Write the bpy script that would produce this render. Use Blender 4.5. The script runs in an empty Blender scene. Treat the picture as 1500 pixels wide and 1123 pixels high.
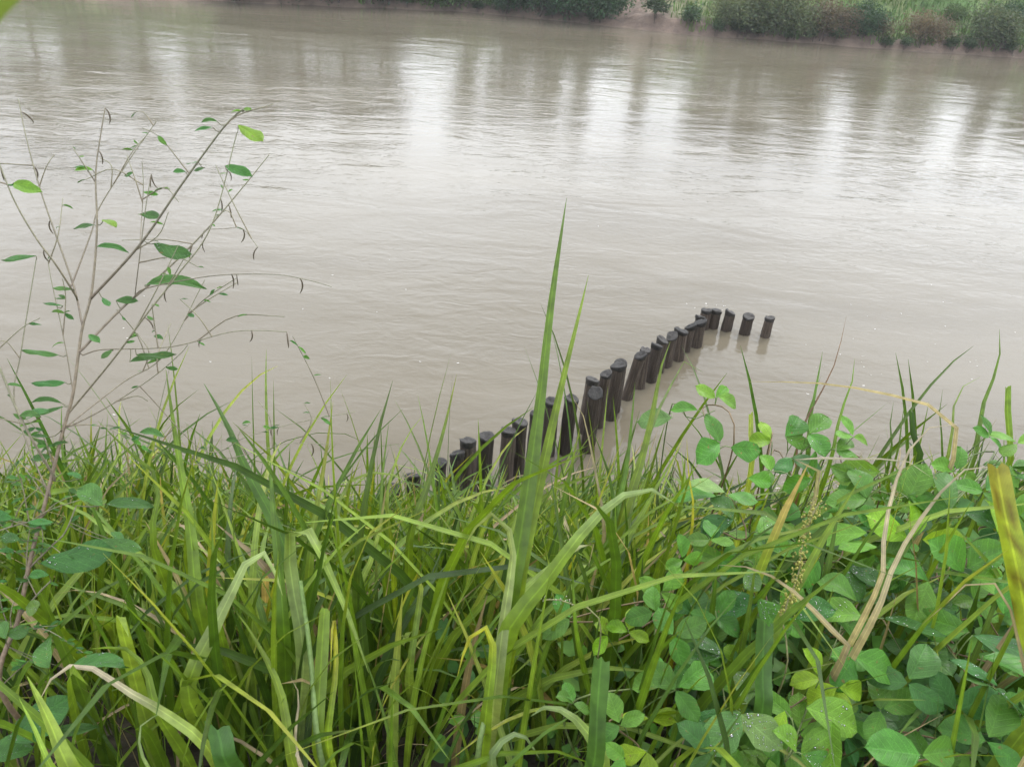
import bpy, math, random
import numpy as np
from mathutils import Vector, Matrix

random.seed(7)
RNG = np.random.default_rng(11)
SC = bpy.context.scene
COL = SC.collection

# ------------------------------------------------------------------ camera
W, H, F = 1500.0, 1123.0, 1177.0          # photo size and focal length in photo pixels
EYE = np.array([0.0, 0.0, 5.0])           # 5 m above the river
PITCH, ROLL = 31.0, 4.0
cam_d = bpy.data.cameras.new('camera')
cam_d.sensor_width = 36.0
cam_d.lens = 36.0 * F / W
cam_d.clip_start = 0.02
cam_d.clip_end = 3000.0
cam_d.dof.use_dof = True                  # a phone's small lens: about 2.4 mm of aperture
cam_d.dof.focus_distance = 2.6
cam_d.dof.aperture_fstop = 12.0
cam = bpy.data.objects.new('camera', cam_d)
COL.objects.link(cam)
ROT = Matrix.Rotation(math.radians(90 - PITCH), 3, 'X') @ Matrix.Rotation(math.radians(ROLL), 3, 'Z')
cam.matrix_world = Matrix.Translation(EYE) @ ROT.to_4x4()
SC.camera = cam
R3 = np.array(ROT)
CAM_R, CAM_U, CAM_F = R3[:, 0], R3[:, 1], -R3[:, 2]

# ------------------------------------------------------------------ sky and sun (overcast)
SUN_EL, SUN_AZ = 52.0, 35.0               # azimuth from +Y towards +X
world = bpy.data.worlds.new('World')
SC.world = world
world.use_nodes = True
wn, wl = world.node_tree.nodes, world.node_tree.links
wn.clear()
out = wn.new('ShaderNodeOutputWorld')
bg = wn.new('ShaderNodeBackground')
bg.inputs['Strength'].default_value = 0.1
sky = wn.new('ShaderNodeTexSky')
sky.sky_type = 'NISHITA'
sky.sun_disc = False
sky.sun_elevation = math.radians(SUN_EL)
sky.sun_rotation = math.radians(SUN_AZ)
tc = wn.new('ShaderNodeTexCoord')
mp = wn.new('ShaderNodeMapping')
mp.inputs['Scale'].default_value = (1.0, 1.0, 2.2)
nz = wn.new('ShaderNodeTexNoise')
nz.inputs['Scale'].default_value = 1.7
nz.inputs['Detail'].default_value = 5.0
nz.inputs['Roughness'].default_value = 0.55
rp = wn.new('ShaderNodeValToRGB')         # cloud deck: grey to white
rp.color_ramp.elements[0].position = 0.36
rp.color_ramp.elements[0].color = (5.9, 6.15, 6.7, 1)
rp.color_ramp.elements[1].position = 0.66
rp.color_ramp.elements[1].color = (14.1, 14.6, 15.3, 1)
mx = wn.new('ShaderNodeMix')
mx.data_type = 'RGBA'
mx.inputs['Factor'].default_value = 0.9
wl.new(tc.outputs['Generated'], mp.inputs['Vector'])
wl.new(mp.outputs['Vector'], nz.inputs['Vector'])
wl.new(nz.outputs['Fac'], rp.inputs['Fac'])
wl.new(sky.outputs['Color'], mx.inputs['A'])
wl.new(rp.outputs['Color'], mx.inputs['B'])
wl.new(mx.outputs['Result'], bg.inputs['Color'])
wl.new(bg.outputs['Background'], out.inputs['Surface'])

sun_d = bpy.data.lights.new('sun', 'SUN')
sun_d.energy = 1.0
sun_d.angle = math.radians(18)
sun_d.color = (1.0, 0.965, 0.91)
sun = bpy.data.objects.new('sun', sun_d)
COL.objects.link(sun)
_a, _e = math.radians(SUN_AZ), math.radians(SUN_EL)
SUN_DIR = Vector((math.sin(_a) * math.cos(_e), math.cos(_a) * math.cos(_e), math.sin(_e)))
sun.rotation_euler = SUN_DIR.to_track_quat('Z', 'Y').to_euler()
sun.location = (0, 0, 30)

SC.view_settings.view_transform = 'Standard'
SC.view_settings.look = 'None'
SC.view_settings.gamma = 1.0
SC.view_settings.exposure = 1.22
SC.render.engine = 'CYCLES'
SC.cycles.max_bounces = 7
SC.cycles.diffuse_bounces = 3
SC.cycles.glossy_bounces = 3
SC.cycles.transmission_bounces = 5
SC.cycles.transparent_max_bounces = 6
SC.cycles.caustics_reflective = False
SC.cycles.caustics_refractive = False
SC.cycles.use_denoising = True

# ------------------------------------------------------------------ pixel helpers
def ray(px, py):
    d = R3 @ np.array([(px - W / 2) / F, -(py - H / 2) / F, -1.0])
    return d                                # depth 1 along the axis

def at(px, py, depth):
    return EYE + ray(px, py) * depth

def hit_z(px, py, z=0.0):
    d = ray(px, py)
    return EYE + d * ((z - EYE[2]) / d[2])

def project(P):
    q = (np.asarray(P, float) - EYE) @ R3
    dep = np.maximum(-q[..., 2], 1e-3)
    return W / 2 + F * q[..., 0] / dep, H / 2 - F * q[..., 1] / dep, -q[..., 2]

def unit(v):
    v = np.asarray(v, float)
    return v / max(np.linalg.norm(v), 1e-9)

def smooth01(t):
    t = np.clip(t, 0, 1)
    return t * t * (3 - 2 * t)

def vnoise(x, y, s=1.0):                    # cheap smooth noise from sines
    x, y = np.asarray(x) * s, np.asarray(y) * s
    return (np.sin(x * 1.3 + 1.7 * np.sin(y * 0.9)) + np.sin(y * 1.7 + 1.3 * np.sin(x * 1.1) + 2.0)
            + 0.5 * np.sin(x * 3.1 + y * 2.3 + 0.7) + 0.5 * np.sin(y * 3.7 - x * 2.9 + 4.1)) / 3.0

def bank_edge(x):
    return 5.35 + 0.11 * np.clip(x, -6, 8) + 0.18 * vnoise(x, 0 * np.asarray(x), 1.1)

def bank_z(x, y):
    x, y = np.asarray(x, float), np.asarray(y, float)
    e = bank_edge(x)
    t = (y - 0.9) / (e - 0.9)
    z = 3.4 * (1 - np.clip(t, 0, 1.4)) + 0.10 * np.exp(-((t) / 0.08) ** 2) * 0
    z = np.where(t < 0, 3.4 + 0.05 * np.minimum(-t, 3), z)
    return z + 0.06 * vnoise(x, y, 2.3) * np.clip(1 - np.abs(t - 0.5) * 0.5, 0, 1)

# ------------------------------------------------------------------ materials
def new_mat(name):
    m = bpy.data.materials.new(name)
    m.use_nodes = True
    n, l = m.node_tree.nodes, m.node_tree.links
    n.clear()
    o = n.new('ShaderNodeOutputMaterial')
    return m, n, l, o

def ramp(n, stops):
    r = n.new('ShaderNodeValToRGB')
    e = r.color_ramp.elements
    while len(e) < len(stops):
        e.new(0.5)
    for el, (p, c) in zip(e, stops):
        el.position = p
        el.color = (*c, 1)
    return r

def foliage_mat(name, trans=0.35, rough=0.42, spec=0.5, vary=0.25, grain=60.0, stripes=False, veins=False):
    """colour from the mesh attribute Col, varied per object, with translucency"""
    m, n, l, o = new_mat(name)
    at_ = n.new('ShaderNodeAttribute'); at_.attribute_name = 'Col'
    oi = n.new('ShaderNodeObjectInfo')
    tcn = n.new('ShaderNodeTexCoord')
    no = n.new('ShaderNodeTexNoise'); no.inputs['Scale'].default_value = grain; no.inputs['Detail'].default_value = 3
    l.new(tcn.outputs['Object'], no.inputs['Vector'])
    mr = n.new('ShaderNodeMapRange')
    mr.inputs['From Min'].default_value = 0.3; mr.inputs['From Max'].default_value = 0.7
    mr.inputs['To Min'].default_value = 0.74; mr.inputs['To Max'].default_value = 1.24
    l.new(no.outputs['Fac'], mr.inputs['Value'])
    mo = n.new('ShaderNodeMapRange')
    mo.inputs['To Min'].default_value = 1 - vary; mo.inputs['To Max'].default_value = 1 + vary
    l.new(oi.outputs['Random'], mo.inputs['Value'])
    mu = n.new('ShaderNodeMath'); mu.operation = 'MULTIPLY'
    l.new(mr.outputs['Result'], mu.inputs[0]); l.new(mo.outputs['Result'], mu.inputs[1])
    hsv = n.new('ShaderNodeHueSaturation')
    mh = n.new('ShaderNodeMapRange')
    mh.inputs['To Min'].default_value = 0.5 - 0.06 * vary; mh.inputs['To Max'].default_value = 0.5 + 0.06 * vary
    ml = n.new('ShaderNodeMath'); ml.operation = 'FRACT'
    m7 = n.new('ShaderNodeMath'); m7.operation = 'MULTIPLY'; m7.inputs[1].default_value = 7.3
    l.new(oi.outputs['Random'], m7.inputs[0]); l.new(m7.outputs[0], ml.inputs[0]); l.new(ml.outputs[0], mh.inputs['Value'])
    l.new(mh.outputs['Result'], hsv.inputs['Hue'])
    l.new(mu.outputs[0], hsv.inputs['Value'])
    l.new(at_.outputs['Color'], hsv.inputs['Color'])
    p = n.new('ShaderNodeBsdfPrincipled')
    p.inputs['Roughness'].default_value = rough
    p.inputs['Specular IOR Level'].default_value = spec
    l.new(hsv.outputs['Color'], p.inputs['Base Color'])
    bp = n.new('ShaderNodeBump'); bp.inputs['Strength'].default_value = 0.25; bp.inputs['Distance'].default_value = 0.002
    if veins:                                # side veins slanting from the midrib, and blotches
        sx = n.new('ShaderNodeSeparateXYZ'); l.new(tcn.outputs['Object'], sx.inputs[0])
        ay = n.new('ShaderNodeMath'); ay.operation = 'ABSOLUTE'; l.new(sx.outputs['Y'], ay.inputs[0])
        a1 = n.new('ShaderNodeMath'); a1.operation = 'MULTIPLY_ADD'; a1.inputs[1].default_value = -0.8; l.new(ay.outputs[0], a1.inputs[0]); l.new(sx.outputs['X'], a1.inputs[2])
        a2 = n.new('ShaderNodeMath'); a2.operation = 'MULTIPLY'; a2.inputs[1].default_value = 46.0; l.new(a1.outputs[0], a2.inputs[0])
        a3 = n.new('ShaderNodeMath'); a3.operation = 'SINE'; l.new(a2.outputs[0], a3.inputs[0])
        vn = n.new('ShaderNodeMapRange'); vn.inputs['From Min'].default_value = 0.72; vn.inputs['From Max'].default_value = 1.0; l.new(a3.outputs[0], vn.inputs['Value'])
        rb = n.new('ShaderNodeMapRange'); rb.inputs['From Min'].default_value = 0.008; rb.inputs['From Max'].default_value = 0.022; rb.inputs['To Min'].default_value = 1.0; rb.inputs['To Max'].default_value = 0.0
        l.new(ay.outputs[0], rb.inputs['Value'])
        vm = n.new('ShaderNodeMath'); vm.operation = 'MAXIMUM'; l.new(vn.outputs['Result'], vm.inputs[0]); l.new(rb.outputs['Result'], vm.inputs[1])
        ad = n.new('ShaderNodeMath'); ad.operation = 'MULTIPLY_ADD'; ad.inputs[1].default_value = 0.22; ad.inputs[2].default_value = 0.93; l.new(vm.outputs[0], ad.inputs[0])
        bl = n.new('ShaderNodeTexNoise'); bl.noise_dimensions = '4D'; bl.inputs['Scale'].default_value = 3.2; bl.inputs['Detail'].default_value = 3
        w9 = n.new('ShaderNodeMath'); w9.operation = 'MULTIPLY'; w9.inputs[1].default_value = 90.0; l.new(oi.outputs['Random'], w9.inputs[0])
        l.new(tcn.outputs['Object'], bl.inputs['Vector']); l.new(w9.outputs[0], bl.inputs['W'])
        bm = n.new('ShaderNodeMapRange'); bm.inputs['From Min'].default_value = 0.3; bm.inputs['From Max'].default_value = 0.7; bm.inputs['To Min'].default_value = 0.78; bm.inputs['To Max'].default_value = 1.2
        l.new(bl.outputs['Fac'], bm.inputs['Value'])
        q1 = n.new('ShaderNodeMath'); q1.operation = 'MULTIPLY'; l.new(ad.outputs[0], q1.inputs[0]); l.new(bm.outputs['Result'], q1.inputs[1])
        q2 = n.new('ShaderNodeMath'); q2.operation = 'MULTIPLY'; l.new(q1.outputs[0], q2.inputs[0]); l.new(mu.outputs[0], q2.inputs[1])
        l.new(q2.outputs[0], hsv.inputs['Value'])
        # yellow-brown spots here and there
        sp = n.new('ShaderNodeTexNoise'); sp.noise_dimensions = '4D'; sp.inputs['Scale'].default_value = 7.0; sp.inputs['Detail'].default_value = 4
        l.new(tcn.outputs['Object'], sp.inputs['Vector']); l.new(w9.outputs[0], sp.inputs['W'])
        sm = n.new('ShaderNodeMapRange'); sm.inputs['From Min'].default_value = 0.66; sm.inputs['From Max'].default_value = 0.72; l.new(sp.outputs['Fac'], sm.inputs['Value'])
        mc = n.new('ShaderNodeMix'); mc.data_type = 'RGBA'; mc.inputs['B'].default_value = (0.19, 0.14, 0.04, 1)
        l.new(at_.outputs['Color'], mc.inputs['A']); l.new(sm.outputs['Result'], mc.inputs['Factor']); l.new(mc.outputs['Result'], hsv.inputs['Color'])
        iv = n.new('ShaderNodeMath'); iv.operation = 'MULTIPLY'; iv.inputs[1].default_value = -1.0; l.new(vm.outputs[0], iv.inputs[0])
        l.new(iv.outputs[0], bp.inputs['Height']); bp.inputs['Strength'].default_value = 0.45; bp.inputs['Distance'].default_value = 0.0015
    elif stripes:                            # parallel veins from the across-blade coordinate
        uv = n.new('ShaderNodeAttribute'); uv.attribute_name = 'acr'
        wv = n.new('ShaderNodeMath'); wv.operation = 'SINE'
        ws = n.new('ShaderNodeMath'); ws.operation = 'MULTIPLY'; ws.inputs[1].default_value = 55.0
        l.new(uv.outputs['Fac'], ws.inputs[0]); l.new(ws.outputs[0], wv.inputs[0])
        l.new(wv.outputs[0], bp.inputs['Height'])
        ab = n.new('ShaderNodeMath'); ab.operation = 'ABSOLUTE'; l.new(uv.outputs['Fac'], ab.inputs[0])
        rib = n.new('ShaderNodeMapRange'); rib.inputs['From Min'].default_value = 0.05; rib.inputs['From Max'].default_value = 0.13
        rib.inputs['To Min'].default_value = 1.45; rib.inputs['To Max'].default_value = 1.0; l.new(ab.outputs[0], rib.inputs['Value'])
        st = n.new('ShaderNodeMapRange'); st.inputs['From Min'].default_value = -1; st.inputs['To Min'].default_value = 0.9; st.inputs['To Max'].default_value = 1.08
        l.new(wv.outputs[0], st.inputs['Value'])
        m3 = n.new('ShaderNodeMath'); m3.operation = 'MULTIPLY'; l.new(rib.outputs['Result'], m3.inputs[0]); l.new(st.outputs['Result'], m3.inputs[1])
        m4 = n.new('ShaderNodeMath'); m4.operation = 'MULTIPLY'; l.new(m3.outputs[0], m4.inputs[0]); l.new(mu.outputs[0], m4.inputs[1])
        l.new(m4.outputs[0], hsv.inputs['Value'])
    else:
        l.new(no.outputs['Fac'], bp.inputs['Height'])
    l.new(bp.outputs['Normal'], p.inputs['Normal'])
    t = n.new('ShaderNodeBsdfTranslucent')
    tm = n.new('ShaderNodeMix'); tm.data_type = 'RGBA'; tm.blend_type = 'MULTIPLY'
    tm.inputs['Factor'].default_value = 1.0
    tm.inputs['B'].default_value = (1.45, 1.35, 0.55, 1)
    l.new(hsv.outputs['Color'], tm.inputs['A'])
    l.new(tm.outputs['Result'], t.inputs['Color'])
    mix = n.new('ShaderNodeMixShader'); mix.inputs['Fac'].default_value = trans
    l.new(p.outputs['BSDF'], mix.inputs[1]); l.new(t.outputs['BSDF'], mix.inputs[2])
    l.new(mix.outputs['Shader'], o.inputs['Surface'])
    return m

def water_mat():
    m, n, l, o = new_mat('muddy_river_water')
    tcn = n.new('ShaderNodeTexCoord')
    p = n.new('ShaderNodeBsdfPrincipled')
    p.inputs['Roughness'].default_value = 0.045
    p.inputs['IOR'].default_value = 1.333
    # silt clouds
    mpa = n.new('ShaderNodeMapping'); mpa.inputs['Scale'].default_value = (0.09, 0.35, 1); mpa.inputs['Rotation'].default_value = (0, 0, math.radians(-9))
    n1 = n.new('ShaderNodeTexNoise'); n1.inputs['Scale'].default_value = 1.0; n1.inputs['Detail'].default_value = 5; n1.inputs['Distortion'].default_value = 0.6
    l.new(tcn.outputs['Object'], mpa.inputs['Vector']); l.new(mpa.outputs['Vector'], n1.inputs['Vector'])
    r = ramp(n, [(0.3, (0.116, 0.099, 0.069)), (0.7, (0.157, 0.137, 0.101))])
    l.new(n1.outputs['Fac'], r.inputs['Fac']); l.new(r.outputs['Color'], p.inputs['Base Color'])
    # ripples: three sizes
    def layer(scale, rot, detail, dist, strength, prev, distort=0.4):
        mpp = n.new('ShaderNodeMapping'); mpp.inputs['Scale'].default_value = scale; mpp.inputs['Rotation'].default_value = (0, 0, math.radians(rot))
        nn = n.new('ShaderNodeTexNoise'); nn.inputs['Scale'].default_value = 1.0; nn.inputs['Detail'].default_value = detail
        nn.inputs['Distortion'].default_value = distort
        b = n.new('ShaderNodeBump'); b.inputs['Strength'].default_value = strength; b.inputs['Distance'].default_value = dist
        l.new(tcn.outputs['Object'], mpp.inputs['Vector']); l.new(mpp.outputs['Vector'], nn.inputs['Vector'])
        # patches of calmer and rougher water
        l.new(nn.outputs['Fac'], b.inputs['Height'])
        if prev: l.new(prev.outputs['Normal'], b.inputs['Normal'])
        return b
    b1 = layer((0.35, 0.8, 1), -12, 2, 0.06, 0.5, None, 0.8)
    b2 = layer((2.0, 3.8, 1), -16, 4, 0.028, 0.5, b1, 1.3)
    b3 = layer((6, 11, 1), 8, 3, 0.009, 0.32, b2, 0.8)
    cl = n.new('ShaderNodeTexNoise'); cl.inputs['Scale'].default_value = 0.16; cl.inputs['Detail'].default_value = 3
    l.new(tcn.outputs['Object'], cl.inputs['Vector'])
    mr = n.new('ShaderNodeMapRange'); mr.inputs['From Min'].default_value = 0.35; mr.inputs['From Max'].default_value = 0.65
    mr.inputs['To Min'].default_value = 0.10; mr.inputs['To Max'].default_value = 0.52
    l.new(cl.outputs['Fac'], mr.inputs['Value'])
    l.new(mr.outputs['Result'], b2.inputs['Strength'])
    l.new(b3.outputs['Normal'], p.inputs['Normal'])
    l.new(p.outputs['BSDF'], o.inputs['Surface'])
    return m

def noise_mat(name, stops, scale=3.0, detail=6, rough=0.8, bump=0.4, dist=0.02, stretch=(1, 1, 1), spec=0.4, vary=0.0):
    m, n, l, o = new_mat(name)
    tcn = n.new('ShaderNodeTexCoord')
    mpp = n.new('ShaderNodeMapping'); mpp.inputs['Scale'].default_value = stretch
    nn = n.new('ShaderNodeTexNoise'); nn.inputs['Scale'].default_value = scale; nn.inputs['Detail'].default_value = detail
    nn.inputs['Roughness'].default_value = 0.65
    r = ramp(n, stops)
    p = n.new('ShaderNodeBsdfPrincipled')
    p.inputs['Roughness'].default_value = rough; p.inputs['Specular IOR Level'].default_value = spec
    b = n.new('ShaderNodeBump'); b.inputs['Strength'].default_value = bump; b.inputs['Distance'].default_value = dist
    l.new(tcn.outputs['Object'], mpp.inputs['Vector']); l.new(mpp.outputs['Vector'], nn.inputs['Vector'])
    l.new(nn.outputs['Fac'], r.inputs['Fac'])
    oi = n.new('ShaderNodeObjectInfo'); hs = n.new('ShaderNodeHueSaturation'); mo = n.new('ShaderNodeMapRange')
    mo.inputs['To Min'].default_value = 1 - vary; mo.inputs['To Max'].default_value = 1 + vary
    l.new(oi.outputs['Random'], mo.inputs['Value']); l.new(mo.outputs['Result'], hs.inputs['Value'])
    l.new(r.outputs['Color'], hs.inputs['Color']); l.new(hs.outputs['Color'], p.inputs['Base Color'])
    l.new(nn.outputs['Fac'], b.inputs['Height']); l.new(b.outputs['Normal'], p.inputs['Normal'])
    l.new(p.outputs['BSDF'], o.inputs['Surface'])
    return m

def far_bank_mat():
    m, n, l, o = new_mat('far_bank_earth_and_turf')
    tcn = n.new('ShaderNodeTexCoord')
    a = n.new('ShaderNodeAttribute'); a.attribute_name = 'Col'
    nn = n.new('ShaderNodeTexNoise'); nn.inputs['Scale'].default_value = 1.6; nn.inputs['Detail'].default_value = 7; nn.inputs['Roughness'].default_value = 0.7
    l.new(tcn.outputs['Object'], nn.inputs['Vector'])
    mr = n.new('ShaderNodeMapRange'); mr.inputs['From Min'].default_value = 0.3; mr.inputs['From Max'].default_value = 0.7
    mr.inputs['To Min'].default_value = 0.55; mr.inputs['To Max'].default_value = 1.4
    l.new(nn.outputs['Fac'], mr.inputs['Value'])
    v = n.new('ShaderNodeVectorMath'); v.operation = 'SCALE'
    l.new(a.outputs['Color'], v.inputs[0]); l.new(mr.outputs['Result'], v.inputs['Scale'])
    p = n.new('ShaderNodeBsdfPrincipled'); p.inputs['Roughness'].default_value = 0.9
    b = n.new('ShaderNodeBump'); b.inputs['Strength'].default_value = 0.8; b.inputs['Distance'].default_value = 0.15
    l.new(nn.outputs['Fac'], b.inputs['Height']); l.new(b.outputs['Normal'], p.inputs['Normal'])
    l.new(v.outputs['Vector'], p.inputs['Base Color'])
    l.new(p.outputs['BSDF'], o.inputs['Surface'])
    return m

def drop_mat():
    m, n, l, o = new_mat('rain_water')
    g = n.new('ShaderNodeBsdfGlass'); g.inputs['IOR'].default_value = 1.333; g.inputs['Roughness'].default_value = 0.0
    gl = n.new('ShaderNodeBsdfGlossy'); gl.inputs['Roughness'].default_value = 0.12
    mix = n.new('ShaderNodeMixShader'); mix.inputs['Fac'].default_value = 0.4
    l.new(g.outputs[0], mix.inputs[1]); l.new(gl.outputs[0], mix.inputs[2])
    l.new(mix.outputs[0], o.inputs['Surface'])
    return m

M_BLADE = foliage_mat('grass_blade', 0.32, 0.4, 0.5, 0.22, 40, True)
M_GRASS = foliage_mat('bank_grass', 0.30, 0.42, 0.4, 0.0, 25, True)
M_LEAF = foliage_mat('vine_leaf', 0.30, 0.42, 0.27, 0.26, 60, False, True)
M_UNDER = foliage_mat('undergrowth_leaf', 0.30, 0.5, 0.3, 0.0, 40)
M_FAR = foliage_mat('far_foliage', 0.25, 0.6, 0.3, 0.2, 2)
M_STEM = foliage_mat('plant_stem', 0.05, 0.5, 0.4, 0.15, 120)
M_DROP = drop_mat()
M_WATER = water_mat()
M_SOIL = noise_mat('bank_soil', [(0.25, (0.012, 0.010, 0.006)), (0.6, (0.035, 0.028, 0.016)), (0.85, (0.07, 0.058, 0.03))], 6, 8, 0.9, 0.8, 0.05)
M_WOOD = noise_mat('wet_weathered_timber', [(0.25, (0.02, 0.015, 0.012)), (0.5, (0.062, 0.047, 0.037)), (0.75, (0.15, 0.118, 0.093))], 12, 8, 0.6, 1.0, 0.02, (5, 5, 0.3), 0.35, 0.4)
M_HEAD = noise_mat('wet_post_head', [(0.3, (0.012, 0.011, 0.010)), (0.6, (0.035, 0.032, 0.029)), (0.85, (0.085, 0.078, 0.07))], 40, 6, 0.6, 0.8, 0.008, (1, 1, 1), 0.3, 0.4)
M_BARK = noise_mat('tree_bark', [(0.3, (0.045, 0.036, 0.028)), (0.7, (0.13, 0.105, 0.085))], 9, 6, 0.85, 0.7, 0.03, (3, 3, 0.6))
M_FBANK = far_bank_mat()
M_FOAM = noise_mat('river_foam', [(0.3, (0.5, 0.48, 0.44)), (0.7, (0.72, 0.70, 0.66))], 30, 3, 0.7, 0.3, 0.005)

# ------------------------------------------------------------------ mesh helpers
def mesh_np(name, V, Q, mat, col=None, acr=None, smooth=True):
    """V (n,3); Q (m,4) or (m,3) index arrays; col (n,3)"""
    V = np.asarray(V, np.float32); Q = np.asarray(Q, np.int32)
    k = Q.shape[1]
    me = bpy.data.meshes.new(name)
    me.vertices.add(len(V)); me.vertices.foreach_set('co', V.ravel())
    me.loops.add(Q.size); me.loops.foreach_set('vertex_index', Q.ravel())
    me.polygons.add(len(Q)); me.polygons.foreach_set('loop_start', np.arange(0, Q.size, k, dtype=np.int32))
    me.update(calc_edges=True)
    if smooth: me.polygons.foreach_set('use_smooth', np.ones(len(Q), bool))
    if col is not None:
        a = me.attributes.new('Col', 'FLOAT_COLOR', 'POINT')
        c = np.ones((len(V), 4), np.float32); c[:, :3] = col
        a.data.foreach_set('color', c.ravel())
    if acr is not None:
        a = me.attributes.new('acr', 'FLOAT', 'POINT')
        a.data.foreach_set('value', np.asarray(acr, np.float32).ravel())
    me.materials.append(mat)
    return me

def link(name, data, parent=None, mat4=None, loc=None):
    o = bpy.data.objects.new(name, data)
    COL.objects.link(o)
    if parent is not None: o.parent = parent
    if mat4 is not None: o.matrix_local = mat4
    elif loc is not None: o.location = loc
    return o

def tag(o, label=None, cat=None, group=None, kind=None):
    if label: o['label'] = label
    if cat: o['category'] = cat
    if group: o['group'] = group
    if kind: o['kind'] = kind
    return o

def thing(name, label, cat, loc, group=None):
    o = link(name, None, loc=tuple(float(c) for c in loc))
    return tag(o, label, cat, group)

def spline(P, n):
    """Catmull-Rom through P (k,d) resampled to n points, even in arc length"""
    P = np.asarray(P, float)
    if len(P) == 2: P = np.vstack([P[0], P.mean(0), P[1]])
    E = np.vstack([2 * P[0] - P[1], P, 2 * P[-1] - P[-2]])
    o = []
    for i in range(1, len(E) - 2):
        a, b, c, d = E[i - 1], E[i], E[i + 1], E[i + 2]
        t = np.linspace(0, 1, 16, endpoint=False)[:, None]
        o.append(0.5 * (2 * b + (c - a) * t + (2 * a - 5 * b + 4 * c - d) * t ** 2 + (3 * b - a - 3 * c + d) * t ** 3))
    o = np.vstack(o + [P[-1:]])
    s = np.concatenate([[0], np.cumsum(np.linalg.norm(np.diff(o[:, :3], axis=0), axis=1))])
    u = np.linspace(0, s[-1], n)
    return np.column_stack([np.interp(u, s, o[:, k]) for k in range(o.shape[1])])

def tangents(S):
    t = np.gradient(S, axis=0)
    return t / np.maximum(np.linalg.norm(t, axis=1, keepdims=True), 1e-9)

def tube_geo(P, r, sides=6, n=None):
    P = np.asarray(P, float)
    r = np.asarray(r, float) if np.ndim(r) else np.full(len(P), r)
    if n:
        D = spline(np.column_stack([P, r]), n); P, r = D[:, :3], D[:, 3]
    T = tangents(P)
    up = np.array([0.3, 0.9, 0.2])
    A = np.cross(T, up); A /= np.maximum(np.linalg.norm(A, axis=1, keepdims=True), 1e-6)
    B = np.cross(T, A)
    th = np.arange(sides) * 2 * np.pi / sides
    V = (P[:, None, :] + r[:, None, None] * (A[:, None, :] * np.cos(th)[None, :, None] + B[:, None, :] * np.sin(th)[None, :, None])).reshape(-1, 3)
    i = np.arange(len(P) - 1)[:, None] * sides; j = np.arange(sides)[None, :]; j2 = (j + 1) % sides
    Q = np.stack([i + j, i + j2, i + sides + j2, i + sides + j], -1).reshape(-1, 4)
    V = np.vstack([V, P[0], P[-1]])
    a, b = len(V) - 2, len(V) - 1
    k = (len(P) - 1) * sides
    cap = [[a, (q + 1) % sides, q, a] for q in range(sides)] + [[b, k + q, k + (q + 1) % sides, b] for q in range(sides)]
    return V, Q, cap

def tube_mesh(name, P, r, mat, col, sides=6, n=None, col2=None):
    V, Q, _ = tube_geo(P, r, sides, n)
    t = np.repeat(np.linspace(0, 1, (len(V) - 2) // sides), sides)
    t = np.concatenate([t, [0, 1]])[:, None]
    c = np.asarray(col)[None] * (1 - t) + np.asarray(col if col2 is None else col2)[None] * t
    return mesh_np(name, V, Q, mat, c)

def join_geo(parts):
    Vs, Qs, Cs, k = [], [], [], 0
    for V, Q, C in parts:
        Vs.append(V); Qs.append(np.asarray(Q) + k); Cs.append(np.broadcast_to(C, (len(V), 3))); k += len(V)
    return np.vstack(Vs), np.vstack(Qs), np.vstack(Cs)

# ------------------------------------------------------------------ the setting
def sheet(name, xs, ys, zf, mat, colf=None, smooth=True):
    X, Y = np.meshgrid(xs, ys)
    Z = zf(X, Y)
    V = np.stack([X, Y, Z], -1).reshape(-1, 3)
    nx, ny = len(xs), len(ys)
    i = (np.arange(ny - 1)[:, None] * nx + np.arange(nx - 1)[None, :]).ravel()
    Q = np.stack([i, i + 1, i + nx + 1, i + nx], -1)
    c = None if colf is None else colf(X, Y, Z).reshape(-1, 3)
    o = link(name, mesh_np(name, V, Q, mat, c, None, smooth))
    return tag(o, kind='structure')

xs = np.concatenate([np.linspace(-400, -40, 10)[:-1], np.linspace(-40, -9, 16)[:-1], np.linspace(-9, 10, 150), np.linspace(10, 40, 16)[1:], np.linspace(40, 400, 10)[1:]])
ys = np.concatenate([np.linspace(-300, -10, 8)[:-1], np.linspace(-10, 0.2, 10)[:-1], np.linspace(0.2, 8.0, 80)])
near_bank = sheet('river_bank', xs, ys, bank_z, M_SOIL)


FB_Y = 42.0
def far_edge(x):
    return np.interp(x, [-60, -25, -14, -8, -3, 2, 7, 22, 60], [40, 40.6, 41.8, 43.2, 44.2, 42.9, 41.4, 41.2, 41.8]) + 0.3 * vnoise(x, 0 * np.asarray(x), 0.5) + 0.25 * vnoise(x, 3 + 0 * np.asarray(x), 1.6)
def far_z(x, y):
    x, y = np.asarray(x, float), np.asarray(y, float)
    d = y - far_edge(x)
    cut = 0.5 + 0.22 * vnoise(x, 1 + 0 * x, 0.7) + 0.1 * vnoise(x, y, 3.1)
    step = np.where(d < 0, d * 0.8, np.where(d < 0.6, cut * smooth01(d / 0.6), cut))
    slope = 3.1 * smooth01((d - 0.6) / 9.0)
    return step + slope + (0.16 * vnoise(x, y, 1.1) + 0.13 * vnoise(x, y, 3.7)) * np.clip(d / 0.5, 0, 1) + np.clip(d - 40, 0, 500) * 0.02
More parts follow.
